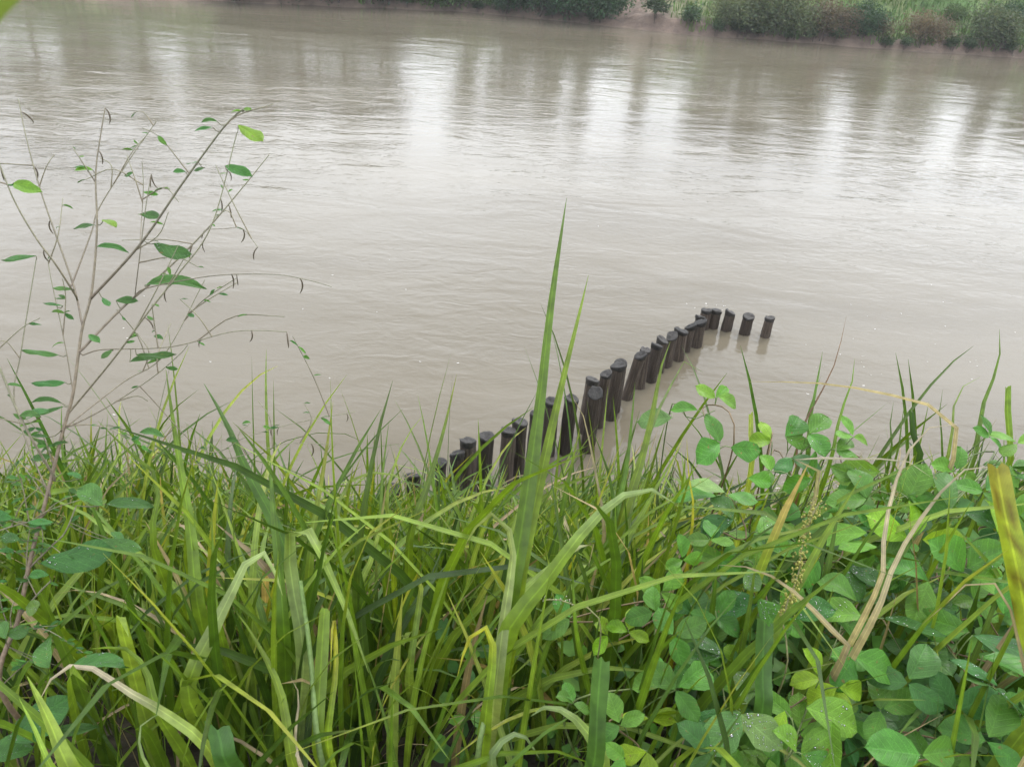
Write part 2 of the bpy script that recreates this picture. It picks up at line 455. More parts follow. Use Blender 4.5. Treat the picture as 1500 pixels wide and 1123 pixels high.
def far_col(X, Y, Z):
    d = Y - far_edge(X)
    earth = np.array([0.17, 0.125, 0.098]); turf = np.array([0.10, 0.20, 0.055]); pale = np.array([0.17, 0.20, 0.075])
    n = vnoise(X, Y, 0.9)
    k = smooth01((d + 0.7 * n - 0.7) / 0.6)
    bare = np.exp(-((X - 4.5) / 3.0) ** 2) * smooth01((6.5 - d) / 2.0)         # the worn landing
    k = k * (1 - bare)
    g = turf * (0.5 - 0.5 * n)[..., None] + pale * (0.5 + 0.5 * n)[..., None]
    return earth * (1 - k[..., None]) + g * k[..., None]
xs = np.concatenate([np.linspace(-900, -60, 12)[:-1], np.linspace(-60, -30, 31)[:-1], np.linspace(-30, 45, 260), np.linspace(45, 75, 31)[1:], np.linspace(75, 900, 12)[1:]])
ys = np.concatenate([np.linspace(39.5, 54, 70), np.linspace(54, 90, 20)[1:], np.linspace(90, 900, 12)[1:]])
far_bank = sheet('far_bank', xs, ys, far_z, M_FBANK, far_col)

# ------------------------------------------------------------------ timber posts in the river
POSTS = [  # top pixel, height above water, diameter in px; from the open-water end to the bank
    (1127.4, 464, .30, 12.6), (1096.7, 461.4, .29, 13.6), (1069.4, 456, .29, 14.6), (1049.4, 453.4, .28, 13.4), (1035.2, 452.6, .30, 13.2),
    (1028, 462.8, .33, 12.8), (1025.9, 470.2, .37, 15.2), (1010.4, 476, .38, 13.4), (999.7, 483.3, .42, 17), (983.9, 490.8, .44, 14.6),
    (971.9, 496, .47, 14), (961.7, 503.4, .52, 16), (946.2, 510.3, .54, 14.6), (938.5, 519.4, .62, 16.4), (909.6, 530.9, .64, 15.5),
    (903.5, 534.9, .69, 18.6), (886.4, 545, .70, 15.6), (865.5, 553.6, .68, 18), (871.4, 573.6, .74, 17.4), (836, 580, .71, 17),
    (810, 587, .66, 18), (786, 604, .66, 17), (763, 616, .68, 19), (745, 630, .66, 20.5), (711.5, 638, .70, 19.5), (691, 645, .74, 22),
    (666, 663, .68, 20.5), (642, 676, .66, 18.5), (605, 692, .70, 19.5), (572, 716, .66, 20), (528, 737, .66, 20.5), (472, 760, .66, 21)]
ORD = ('first second third fourth fifth sixth seventh eighth ninth tenth eleventh twelfth thirteenth fourteenth fifteenth sixteenth seventeenth eighteenth '
       'nineteenth twentieth twenty-first twenty-second twenty-third twenty-fourth twenty-fifth twenty-sixth twenty-seventh twenty-eighth '
       'twenty-ninth thirtieth thirty-first thirty-second').split()

def post_meshes(r, h, rng):
    sides = 18
    th = np.arange(sides) * 2 * np.pi / sides
    ph = rng.uniform(0, 6.3, 4)
    lob = 1 + 0.045 * np.sin(2 * th + ph[0]) + 0.03 * np.sin(3 * th + ph[1]) + 0.02 * np.sin(5 * th + ph[2])
    def rings(zs, rs, close_top):
        V, Q = [], []
        for z, rr in zip(zs, rs):
            tw = 1 + 0.025 * np.sin(4 * th + z * 9 + ph[3]) + rng.normal(0, 0.026, sides)
            V.append(np.column_stack([np.cos(th) * r * rr * lob * tw, np.sin(th) * r * rr * lob * tw, np.full(sides, z)]))
        n = len(zs)
        for i in range(n - 1):
            for j in range(sides):
                Q.append([i * sides + j, i * sides + (j + 1) % sides, (i + 1) * sides + (j + 1) % sides, (i + 1) * sides + j])
        V = np.vstack(V)
        if close_top:
            V = np.vstack([V, [[rng.normal(0, .1) * r, rng.normal(0, .1) * r, zs[-1] - 0.006]]])
            for j in range(sides):
                a, b = (n - 1) * sides + j, (n - 1) * sides + (j + 1) % sides
                Q.append([a, b, len(V) - 1, a])
        return V, Q
    zs = np.concatenate([[-0.9, -0.2], np.linspace(0, h - 0.05, 7)])
    shaft = rings(zs, np.linspace(1.04, 0.96, len(zs)), False)
    hz = np.array([h - 0.055, h - 0.046, h - 0.03, h - 0.012, h - 0.003, h, h - 0.002, h - 0.004])
    mush = rng.uniform(-.03, .06)
    hr = np.array([0.955, 0.99 + mush, 1.02 + mush, 1.02 + mush, 0.99 + mush * .6, 0.92, 0.72, 0.4])
    tilt = rng.normal(0, 0.28, 2)
    head = rings(hz, hr, True)
    k = np.clip((head[0][:, 2] - (h - 0.05)) / 0.05, 0, 1)
    sp = np.abs(np.arctan2(head[0][:, 1], head[0][:, 0]) - rng.uniform(-2.5, 2.5))    # a split worn into the top
    head[0][:, 2] -= k * 0.022 * np.exp(-(sp / 0.3) ** 2) + k * np.abs(rng.normal(0, .003, len(k)))
    head[0][:, 2] += k * (head[0][:, 0] * tilt[0] + head[0][:, 1] * tilt[1])
    return shaft, head

def tri_safe(Q):
    """quads plus degenerate quads written as [a,b,c,a] -> quads and tris as a list"""
    return [list(dict.fromkeys(map(int, q))) for q in Q]

def mesh_list(name, V, Q, mat, smooth=True):
    me = bpy.data.meshes.new(name)
    me.from_pydata([tuple(v) for v in V], [], tri_safe(Q))
    if smooth: me.polygons.foreach_set('use_smooth', np.ones(len(me.polygons), bool))
    me.materials.append(mat)
    return me

for i, (px, py, h, dpx) in enumerate(POSTS):
    rng = np.random.default_rng(100 + i)
    P = hit_z(px, py, h)
    dep = project(P)[2]
    r = dpx / F * dep / 2 * 1.12 * rng.uniform(.93, 1.07)
    t = thing('timber_post', 'dark weathered timber post in the river, %s from the open-water end of its row' % ORD[i], 'post', (P[0], P[1], 0), 'timber posts driven in a row into the river')
    t.rotation_euler = (rng.normal(0, 0.02), rng.normal(0, 0.02), rng.uniform(0, 6.28))
    if i == 13:                               # the one that leans in the row
        B0 = hit_z(917.6, 583, 0.0)
        t.location = B0
        t.rotation_euler = Vector(hit_z(px, py, h * 0.98) - B0).to_track_quat('Z', 'Y').to_euler()
    sh, hd = post_meshes(r, h, rng)
    link('shaft', mesh_list('shaft', *sh, M_WOOD), t)
    link('head', mesh_list('head', *hd, M_HEAD), t)
POST_XY = np.array([hit_z(p[0], p[1], p[2])[:2] for p in POSTS])

# ------------------------------------------------------------------ the river, with the small rings and wakes the posts make
def river_z(X, Y):
    Z = np.zeros_like(X)
    near = (X > -4) & (X < 7) & (Y > 4.5) & (Y < 12.5)
    x, y = X[near], Y[near]; z = np.zeros_like(x)
    for k, (a, b) in enumerate(POST_XY):
        dx, dy = x - a, y - b
        u, v = dx * .95 - dy * .3, dx * .3 + dy * .95          # u runs downstream
        d = np.hypot(dx, dy)
        z += 0.0035 * np.exp(-d / .22) * np.cos(2 * np.pi * (d + .02 * np.sin(k * 2.1)) / .13)
        z += 0.003 * np.exp(-np.abs(np.abs(v) - .35 * np.clip(u, 0, 9)) / .06) * np.exp(-np.clip(u, 0, 9) / .8) * (u > 0)
    edge = np.clip(np.minimum(np.minimum(x + 4, 7 - x), np.minimum(y - 4.5, 12.5 - y)) / .8, 0, 1)
    Z[near] = z * edge
    return Z
rx = np.concatenate([[-900, -100, -20], np.linspace(-4, 7, 300), [20, 100, 900]])
ry = np.concatenate([[3.0, 4.0], np.linspace(4.5, 12.5, 220), [22.0, 41.0, 48.0]])
river = sheet('river', rx, ry, river_z, M_WATER)

# ------------------------------------------------------------------ grass blades
GREENS = np.array([[0.038, 0.082, 0.009], [0.066, 0.132, 0.012], [0.108, 0.188, 0.015], [0.155, 0.240, 0.020], [0.205, 0.285, 0.05]])
STRAW = np.array([0.36, 0.28, 0.16]); YEL = np.array([0.25, 0.28, 0.03]); BROWN = np.array([0.17, 0.10, 0.05])

def blade_field(roots, az, lean, length, width, bend, roll, col, tipcol, tipfrom, segs=6):
    """many blades at once -> V, Q, C. bend = total downward curl in radians"""
    n = len(roots)
    s = np.linspace(0, 1, segs + 1)
    ang = lean[:, None] + bend[:, None] * s[None, :] ** 1.7          # from vertical
    dl = (length / segs)[:, None]
    hx = np.concatenate([np.zeros((n, 1)), np.cumsum(np.sin(ang[:, :-1]) * dl, 1)], 1)
    vz = np.concatenate([np.zeros((n, 1)), np.cumsum(np.cos(ang[:, :-1]) * dl, 1)], 1)
    ca, sa = np.cos(az)[:, None], np.sin(az)[:, None]
    C0 = np.stack([roots[:, :1] + hx * ca, roots[:, 1:2] + hx * sa, roots[:, 2:3] + vz], -1)
    prof = np.minimum(1, 0.55 + 1.6 * s) * np.clip(1 - s, 0, 1) ** 0.55
    prof[-1] = 0.02
    w = width[:, None] * prof[None, :] * 0.5
    side0 = np.stack([-np.sin(az), np.cos(az), np.zeros(n)], -1)[:, None, :]
    nrm = np.stack([-np.cos(ang) * ca, -np.cos(ang) * sa, np.sin(ang)], -1)
    rl = roll[:, None, None] * (0.4 + s)[None, :, None]
    side = side0 * np.cos(rl) + nrm * np.sin(rl)
    up = nrm * np.cos(rl) - side0 * np.sin(rl)
    mid = C0 - up * (w * 0.28)[..., None]
    V = np.stack([C0 - side * w[..., None], mid, C0 + side * w[..., None]], 2)      # n, s, 3, 3
    base = np.arange(n)[:, None, None] * (segs + 1) * 3 + np.arange(segs)[None, :, None] * 3 + np.arange(2)[None, None, :]
    Q = np.stack([base, base + 1, base + 4, base + 3], -1).reshape(-1, 4)
    k = smooth01((s[None, :] - tipfrom[:, None]) / 0.25)[..., None]
    c = col[:, None, :] * (1 - k) + tipcol[:, None, :] * k
    c = np.repeat(c[:, :, None, :], 3, 2)
    return V.reshape(-1, 3), Q, c.reshape(-1, 3), C0

SIL_X = [-200, 0, 100, 200, 300, 360, 420, 500, 560, 640, 720, 800, 860, 930, 1000, 1040, 1100, 1180, 1300, 1400, 1500, 1700]
SIL_Y = [v_ - 40 for v_ in [640, 645, 600, 600, 600, 650, 705, 740, 650, 685, 690, 690, 655, 610, 640, 715, 690, 640, 640, 630, 610, 600]]

def pick_cols(n, rng, dry=0.06):
    k = np.clip(rng.normal(1.85, 1.3, n), 0, 3.99)
    i = k.astype(int); f = (k - i)[:, None]
    c = GREENS[i] * (1 - f) + GREENS[np.minimum(i + 1, 4)] * f
    c = c * rng.uniform(0.8, 1.15, (n, 1))
    d = rng.random(n) < dry
    c[d] = STRAW * rng.uniform(0.5, 1.05, (d.sum(), 1))
    tip = np.where((rng.random(n) < 0.14)[:, None], YEL, c * 0.95)
    tip = np.where((rng.random(n) < 0.06)[:, None], STRAW, tip)
    tf = rng.uniform(0.45, 1.0, n)
    return c, tip, tf

def in_view(x, y, z, m=900):
    px, py, d = project(np.stack([x, y, z], -1))
    return (d > 0.2) & (px > -m) & (px < W + m) & (py < H + 2.2 * m)

def grass_mass(name, n, rng, hrange, wrange, ymin, ymax, dry, thin_right, over=0.06):
    x = rng.uniform(-6.5, 8.0, n * 3); y = ymin + (ymax - ymin) * rng.random(n * 3) ** 0.85
    z = bank_z(x, y)
    ok = (in_view(x, y, z + 0.4) | (ymin < 0)) & (y < bank_edge(x) + 0.15)
    d2 = np.min((x[:, None] - POST_XY[None, :, 0]) ** 2 + (y[:, None] - POST_XY[None, :, 1]) ** 2, 1)
    ok &= d2 > 0.012
    px = project(np.stack([x, y, z + 0.5], -1))[0]
    keep = np.where(px > 1000, thin_right, 1.0)
    clump = 0.5 + 0.5 * vnoise(x, y, 4.0)
    ok &= rng.random(n * 3) < keep * (0.2 + 0.8 * clump) * np.interp(y, [2.5, 4.5, 6], [1, .75, .6])
    x, y, z = x[ok], y[ok], z[ok]
    m = len(x)
    roots = np.stack([x, y, z - 0.03], -1)
    az = np.where(rng.random(m) < 0.35, rng.normal(0.5, 0.7, m), rng.uniform(0, 2 * np.pi, m)); lean = np.abs(rng.normal(0.14, 0.17, m)); bend = np.abs(rng.normal(0.75, 0.65, m))
    L = rng.uniform(*hrange, m) * (0.75 + 0.5 * (0.5 + 0.5 * vnoise(x, y, 1.7)))
    Wd = rng.uniform(*wrange, m) * np.clip(L / 0.6, 0.5, 1.3)
    clumpy = np.clip(0.5 + 0.75 * vnoise(x, y, 3.2), 0, 1)
    L0 = L.copy()
    # keep the tops under the outline that the grass has against the river
    for _ in range(3):
        a = lean + bend * 0.35
        tip = roots + np.stack([np.sin(a) * L * np.cos(az), np.sin(a) * L * np.sin(az), np.cos(a) * L * 0.93], -1)
        tx, ty, td = project(tip)
        sil = np.interp(tx, SIL_X, SIL_Y) + np.abs(rng.normal(0, 55, m)) + 115 * clumpy ** 1.3 - (rng.random(m) < over * 2.0 * (1 - clumpy)) * rng.uniform(10, 90, m)
        bad = (ty < sil) & (td > 0.1) & (ymin > 0)
        L = np.where(bad, L * 0.78, L)
    good = (L > 0.42 * L0) | (rng.random(m) < 0.22) & (L > 0.1)
    a = lean + bend * 0.35
    tip = roots + np.stack([np.sin(a) * L * np.cos(az), np.sin(a) * L * np.sin(az), np.cos(a) * L * 0.93], -1)
    good &= np.linalg.norm(tip - EYE, axis=1) > 0.95                         # nothing poking at the lens
    sel = np.where(good)[0]
    c, tipc, tf = pick_cols(m, rng, dry)
    V, Q, C, _ = blade_field(roots[sel], az[sel], lean[sel], L[sel], Wd[sel], bend[sel], rng.normal(0, 0.5, m)[sel], c[sel], tipc[sel], tf[sel])
    o = link(name, mesh_np(name, V, Q, M_GRASS, C, np.tile([-1.0, 0, 1.0], len(V) // 3)))
    return o

rng = np.random.default_rng(5)
g1 = grass_mass('grass', 16500, rng, (0.55, 1.35), (0.013, 0.033), 1.0, 6.0, 0.03, 0.72, 0.2)
tag(g1, 'dense long green grass covering the river bank', 'grass', kind='stuff')
g2 = grass_mass('short_grass', 9000, rng, (0.2, 0.5), (0.004, 0.011), 0.9, 6.4, 0.2, 0.8, 0.02)
tag(g2, 'short fine grass and dead stalks between the long blades', 'grass', kind='stuff')

g3 = grass_mass('low_grass', 2600, rng, (0.28, 0.7), (0.010, 0.024), 0.75, 2.3, 0.10, 0.3, 0.0)
g4 = grass_mass('trodden_grass', 5200, rng, (0.07, 0.2), (0.004, 0.009), -2.2, 0.95, 0.2, 1.0, 0.0)
tag(g4, 'trodden short grass on the level top of the bank', 'grass', kind='stuff')
tag(g3, 'low green grass at the top of the bank', 'grass', kind='stuff')

# ---- tufts of broad blades: things with each blade a part
def blade_mesh(name, rng, lean, bend, dry=False):
    one = lambda v: np.array([v], float)
    if dry: c, tp, tf = one(STRAW * rng.uniform(0.7, 1)), one(STRAW * 0.8), one(0.5)
    else:
        c, tp, tf = pick_cols(1, rng, 0)
    V, Q, C, _ = blade_field(np.zeros((1, 3)), one(0.0), one(lean), one(1.0), one(0.034), one(bend), one(rng.normal(0, 0.35)), c.reshape(1, 3), tp.reshape(1, 3), np.ravel(tf), 10)
    acr = np.tile([-1.0, 0, 1.0], len(V) // 3)
    return mesh_np(name, V, Q, M_BLADE, C, acr)
rng = np.random.default_rng(21)
BL = []
for lean, bend in [(.05, .25), (.1, .4), (.12, .7), (.18, 1.0), (.2, 1.5), (.25, 2.0), (.3, 1.2), (.15, .3), (.35, 2.3), (.08, .9), (.22, .6), (.3, 1.7)]:
    BL.append((blade_mesh('blade', rng, lean, bend), bend))
BLD = [blade_mesh('blade', rng, .25, 1.6, True), blade_mesh('blade', rng, .4, 2.0, True)]
tuft_stem = tube_mesh('stem', [(0, 0, -0.03), (0.004, 0, 0.12), (0.012, 0.004, 0.3)], [0.006, 0.005, 0.003], M_STEM, (0.12, 0.18, 0.05), 5, 5)

TUFT_SPOTS = []
tries = 0
while len(TUFT_SPOTS) < 92 and tries < 9000:
    tries += 1
    x = rng.uniform(-5.0, 6.5); y = 1.15 + 4.9 * rng.random() ** 1.3
    z = float(bank_z(x, y))
    if y > bank_edge(x): continue
    px, py, d = project(np.array([x, y, z + 0.35]))
    if not (-60 < px < 1560 and py < 1250): continue
    if px > 1010 and rng.random() < (0.8 if py > 760 else 0.3): continue
    if min([9] + [math.hypot(x - a, y - b) / (0.5 + 0.14 * b) for a, b, *_ in TUFT_SPOTS]) < 0.2: continue
    if np.min(np.hypot(POST_XY[:, 0] - x, POST_XY[:, 1] - y)) < 0.2: continue
    TUFT_SPOTS.append((x, y, z, px))

TALL = {}
for px in (15, 50, 85, 120, 160, 195, 230, 265, 300, 340, 385, 545, 565, 585, 605, 625, 645, 660, 680, 705, 725, 745, 790, 890, 925, 960, 1180, 1220, 1290, 1370, 1440, 1480):
    P = at(px, np.interp(px, SIL_X, SIL_Y) + rng.uniform(-10, 50), rng.uniform(2.1, 3.1))
    fy = P[1] + 0.05; fz = float(bank_z(P[0], fy)); L = (P[2] - fz) * 1.12
    if 0.4 < L < 1.7 and fy < bank_edge(P[0]) - .1:
        TALL[len(TUFT_SPOTS)] = L
        TUFT_SPOTS.append((P[0], fy, fz, px))
ANCH = [(60, 760, 'the foot of the twiggy shrub'), (90, 1060, 'the bright lime green blade'), (200, 640, 'the side twigs of the twiggy shrub'), (290, 880, 'the erect blade near the shrub'),
        (340, 930, 'the sharply bent greyish blade'), (470, 780, 'the gap of open water before the first posts'), (470, 1020, 'the folded upright blade and pale stalk'), (610, 780, 'the posts nearest the bank'),
        (720, 980, 'the tall two-bladed plant'), (760, 760, 'the posts behind the tall two-bladed plant'), (850, 1060, 'the pale wide arching blade'), (930, 720, 'the broad bright blades by the last hidden posts'),
        (1190, 660, 'the vine leaves held up before the water'), (1330, 660, 'the horizontal dead blade'), (1450, 640, 'the torn yellow blade'), (1080, 900, 'the rain-beaded vine leaves'), (1300, 950, 'the arching dead blades')]
def tuft_label(px, py):
    a = min(ANCH, key=lambda q: math.hypot(q[0] - px, q[1] - py))
    return 'green grass tuft growing beside ' + a[2], 'grass tufts beside ' + a[2]
for it, (x, y, z, px) in enumerate(TUFT_SPOTS):
    lb, gp = tuft_label(*[float(v_) for v_ in project(np.array([x, y, z + 0.45]))[:2]])
    t = thing('grass_tuft', lb, 'grass', (x, y, z), gp)
    link('stem', tuft_stem, t)
    n = rng.integers(5, 7)
    a0 = rng.uniform(0, 6.28)
    for k in range(n):
        me, bend = BL[rng.integers(len(BL))]
        if rng.random() < 0.07: me, bend = BLD[rng.integers(2)], 1.8
        L = rng.uniform(0.55, 0.95) if it not in TALL else TALL[it] * rng.uniform(0.6, 1.08)
        for _ in range(6 if it not in TALL else 0):
            tp = np.array([x, y, z + L * max(0.45, 0.97 - 0.25 * bend)])
            tx, ty, td = project(tp)
            if ty < np.interp(tx, SIL_X, SIL_Y) - rng.uniform(-10, 45): L *= 0.86
        az = a0 + k * 2.4 + rng.normal(0, 0.3)
        wsc = rng.uniform(0.7, 1.15) * (0.8 if it not in TALL else 0.62)
        m4 = Matrix.Translation((rng.normal(0, .012), rng.normal(0, .012), rng.uniform(0.0, 0.12))) @ Matrix.Rotation(az, 4, 'Z') @ Matrix.Rotation(rng.normal(0, .08), 4, 'X') @ Matrix.Diagonal((L, wsc, L, 1))
        link('blade', me, t, m4)

# ------------------------------------------------------------------ traced grass plants
def ground_under(P, toward=0.0):
    """the foot of a plant whose lowest seen point is P"""
    y = P[1] + toward
    return np.array([P[0], y, float(bank_z(P[0], y)) - 0.03])

def traced_blade(plant, base, pts, wpx, col, tip=None, tipfrom=0.75, twist=0.35, flat_top=False, n=20, name='blade', fold=0.25, label=None, root=True, tw2=0.5, foot_at=False, speck=False):
    """pts: (px, py, depth) from the root end to the tip; wpx is the widest width in photo pixels"""
    P = np.array([at(a, b, d) for a, b, d in pts])
    if root:
        g0 = ground_under(P[0], 0.08)
        foot = np.array(base, float) * 0.35 + g0 * 0.65
        if foot_at: foot = np.array(base, float)
        P = np.vstack([foot, foot * 0.45 + P[0] * 0.55 + np.array([0, 0, 0.02]), P])
    S = spline(P, n)
    T = tangents(S)
    dmid = np.mean([d for _, _, d in pts])
    w = wpx / F * dmid * 0.5 * 0.95
    s = np.linspace(0, 1, n)
    if flat_top: prof = np.minimum(1, 0.35 + 1.5 * s); prof[-1] *= 0.9
    else:
        prof = np.minimum(1, 0.22 + 1.6 * s) * np.clip((1 - s) * 1.9, 0, 1) ** 0.75; prof[-1] = 0.02
    view = S - EYE; view /= np.linalg.norm(view, axis=1, keepdims=True)
    side = np.cross(T, view); side /= np.maximum(np.linalg.norm(side, axis=1, keepdims=True), 1e-6)
    for i in range(1, n):                     # keep it from flipping
        if side[i] @ side[i - 1] < 0: side[i] *= -1
    nrm = np.cross(side, T)
    a = (twist + tw2 * (s - 0.5))[:, None]
    sd = side * np.cos(a) + nrm * np.sin(a); nm = nrm * np.cos(a) - side * np.sin(a)
    wv = (w * prof)[:, None]
    offs = np.array([-1, -0.5, 0, 0.5, 1.0]); dz = np.array([0, 0.6, 1.0, 0.6, 0])
    wob = 0.05 * np.sin(s * 23 + pts[0][0])[:, None]
    V = np.stack([S + sd * wv * (o + wob * o) - nm * wv * fold * z_ for o, z_ in zip(offs, dz)], 1)
    if flat_top:                              # ragged cut end
        V[-1] += T[-1] * (RNG.uniform(-0.5, 0.6, 5)[:, None] * w)
    k = 5
    base_i = (np.arange(n - 1)[:, None] * k + np.arange(k - 1)[None, :]).ravel()
    Q = np.stack([base_i, base_i + 1, base_i + k + 1, base_i + k], -1)
    col = np.asarray(col, float); tip = col if tip is None else np.asarray(tip, float)
    f = smooth01((s - tipfrom) / 0.2)[:, None, None]
    C = col[None, None] * (1 - f) + tip[None, None] * f
    C = np.repeat(C, k, 1) * np.array([1.04, .98, 1, .98, 1.04])[None, :, None]
    C *= (1 + 0.12 * np.sin(s * 17 + pts[0][1]))[:, None, None]
    if speck:                                 # brown age spots
        sp = RNG.random((n, k)) < 0.16
        C = np.where(sp[..., None], C * np.array([.55, .4, .5]), C)
    C *= RNG.uniform(.9, 1.1, (n, k))[..., None]
    me = mesh_np(name, (V.reshape(-1, 3) - np.asarray(plant.location)), Q, M_BLADE, C.reshape(-1, 3), np.tile(offs, n))
    o = link(name, me, plant)
    if label: o['label'] = label
    return o

G1, G2, G3, G4 = GREENS[1], GREENS[2], GREENS[3], GREENS[4]
LIME = np.array([0.22, 0.33, 0.03]); DARK = np.array([0.05, 0.11, 0.02]); PALE = np.array([0.20, 0.27, 0.09]); GOLD = np.array([0.33, 0.33, 0.03]); TAN = np.array([0.36, 0.31, 0.21])

def grass_plant(label, foot_px, depth, blades, stem=None, cat='grass', name='tall_grass'):
    P = at(foot_px[0], foot_px[1], depth)
    ft = ground_under(P, 0.10)
    pl = thing(name, label, cat, ft)
    if stem:
        q = np.vstack([ft, [at(a, b, d) for a, b, d in stem]])
        link('stem', tube_mesh('stem', q - ft, np.linspace(0.0062, 0.004, len(q)), M_STEM, (0.17, 0.23, 0.10), 7, 14, (0.15, 0.24, 0.06)), pl)
    for b in blades:
        kw = b[3] if len(b) > 3 else {}
        traced_blade(pl, ft + np.array([RNG.normal(0, .012), RNG.normal(0, .012), 0]), b[0], b[1], b[2], **kw)
    return pl

grass_plant('tall grass plant with two long upright blades rising past the posts over the water', (705, 1110), 1.5, [
    ([(748, 880, 1.55), (768, 760, 1.55), (790, 600, 1.56), (808, 440, 1.58), (830, 290, 1.62)], 30, G2, dict(twist=0.5, tw2=0.3)),
    ([(758, 865, 1.56), (792, 700, 1.58), (826, 550, 1.6), (846, 470, 1.62), (862, 403, 1.64)], 24, G3, dict(twist=0.3)),
    ([(742, 930, 1.5), (800, 850, 1.48), (850, 783, 1.46), (905, 730, 1.46), (955, 717, 1.47), (990, 738, 1.48)], 34, G3 * .95, dict(twist=-0.3, tip=PALE, tipfrom=.7)),
    ([(728, 1000, 1.5), (740, 900, 1.5), (752, 810, 1.5), (742, 768, 1.5), (722, 752, 1.5), (700, 768, 1.52), (680, 800, 1.54)], 26, PALE, dict(twist=0.5)),
    ([(712, 1050, 1.48), (722, 960, 1.46), (716, 922, 1.45), (694, 924, 1.45), (678, 960, 1.46), (670, 990, 1.46)], 24, G3, dict(tip=GOLD, tipfrom=.7)),
    ([(735, 930, 1.55), (770, 860, 1.58), (850, 800, 1.6), (870, 788, 1.6), (862, 830, 1.6)], 18, G4, dict(tip=TAN, tipfrom=.8)),
], [(700, 1105, 1.5), (722, 1000, 1.52), (746, 890, 1.55)])

grass_plant('grass plant with a pale wide blade arching over low in the grass', (885, 1130), 1.4, [
    ([(884, 1120, 1.4), (862, 1075, 1.4), (832, 1044, 1.4), (800, 1035, 1.41), (778, 1048, 1.42)], 32, G4, dict(twist=-.4, tip=PALE, tipfrom=.8)),
    ([(720, 1115, 1.45), (735, 1085, 1.45), (765, 1075, 1.46), (790, 1110, 1.48)], 22, PALE, {}),
    ([(872, 1110, 1.38), (876, 1040, 1.36), (882, 962, 1.35)], 28, DARK * 1.25, dict(flat_top=True, twist=.15, label='blunt cut-off dark blade')),
])
grass_plant('grass plant with one straight blade and a pale blade folded over the post tops', (590, 900), 2.0, [
    ([(600, 790, 2.0), (625, 715, 2.0), (650, 630, 2.02), (669, 548, 2.05)], 17, G2, dict(tip=YEL, tipfrom=.85)),
    ([(495, 790, 2.0), (500, 722, 2.0), (520, 700, 2.0), (552, 691, 2.0), (592, 700, 2.0), (604, 712, 2.0)], 14, PALE, dict(twist=-.7)),
    ([(520, 880, 1.9), (540, 830, 1.9), (557, 770, 1.9), (566, 705, 1.92)], 19, G4, dict(tip=BROWN, tipfrom=.82)),
    ([(573, 790, 2.0), (566, 730, 2.0), (590, 650, 2.05), (622, 605, 2.1)], 10, G3, {}),
    ([(600, 980, 1.8), (612, 900, 1.8), (618, 838, 1.8), (600, 862, 1.8), (574, 924, 1.8)], 16, G4, dict(tip=GOLD, tipfrom=.7)),
    ([(558, 780, 2.0), (560, 700, 2.02), (570, 615, 2.06)], 12, G2, {}),
])
grass_plant('grass plant with an erect blade and a broad blade leaning towards the shrub', (300, 950), 1.6, [
    ([(293, 900, 1.6), (278, 765, 1.6), (257, 640, 1.62), (243, 541, 1.65)], 26, G2, dict(twist=.4)),
    ([(430, 850, 1.7), (404, 770, 1.7), (362, 690, 1.7), (332, 620, 1.7), (299, 562, 1.72)], 28, G1 * 1.1, dict(twist=-.3)),
    ([(225, 800, 1.7), (232, 705, 1.7), (185, 658, 1.7), (143, 616, 1.72)], 16, G2, {}),
    ([(318, 900, 1.6), (312, 820, 1.62), (310, 745, 1.64)], 15, G3, {}),
])
grass_plant('grass plant with a wide greyish green blade bent sharply at the top', (280, 1030), 1.45, [
    ([(275, 1010, 1.45), (306, 935, 1.45), (342, 862, 1.46), (370, 810, 1.47), (394, 818, 1.48), (414, 872, 1.5)], 30, G3 * .9, dict(twist=.1, tip=PALE, tipfrom=.55)),
    ([(415, 920, 1.6), (408, 830, 1.6), (400, 745, 1.62), (395, 664, 1.65)], 25, G1 * 1.1, dict(twist=-.4)),
    ([(445, 950, 1.55), (428, 850, 1.55), (424, 790, 1.55), (434, 763, 1.55), (458, 785, 1.55), (488, 850, 1.55), (512, 905, 1.55), (540, 985, 1.55)], 27, PALE * .95, dict(twist=.3, tip=G4, tipfrom=.5)),
    ([(452, 850, 1.75), (462, 755, 1.76), (475, 680, 1.78), (488, 588, 1.8)], 17, G3, dict(tip=YEL, tipfrom=.7)),
    ([(330, 1110, 1.35), (325, 1085, 1.35), (318, 1060, 1.35)], 38, DARK * 1.2, dict(flat_top=True, twist=.2, label='blunt cut-off dark blade')),
])
grass_plant('grass plant with a folded upright blade and pale stalk amid dark grass', (470, 1110), 1.45, [
    ([(466, 1085, 1.45), (470, 990, 1.45), (476, 893, 1.46)], 20, G3, dict(flat_top=True, twist=.2)),
    ([(480, 1080, 1.46), (492, 980, 1.46), (488, 900, 1.46), (484, 985, 1.45)], 14, LIME, dict(tip=GOLD, tipfrom=.6)),
    ([(430, 1120, 1.4), (410, 1010, 1.4), (370, 930, 1.42), (345, 895, 1.44)], 22, G3, {}),
    ([(440, 1120, 1.4), (432, 1080, 1.4), (438, 1020, 1.4), (425, 990, 1.4)], 11, TAN, {}),
], [(468, 1100, 1.45), (455, 960, 1.47), (440, 850, 1.5)])
grass_plant('bright lime green wide blade under the dark wet shrub leaves', (95, 1118), 1.25, [
    ([(105, 1130, 1.25), (75, 1060, 1.26), (40, 990, 1.28)], 46, LIME, dict(twist=.2, fold=.35)),
    ([(80, 1130, 1.27), (52, 1070, 1.28), (28, 1022, 1.3)], 22, LIME * .95, {}),
])
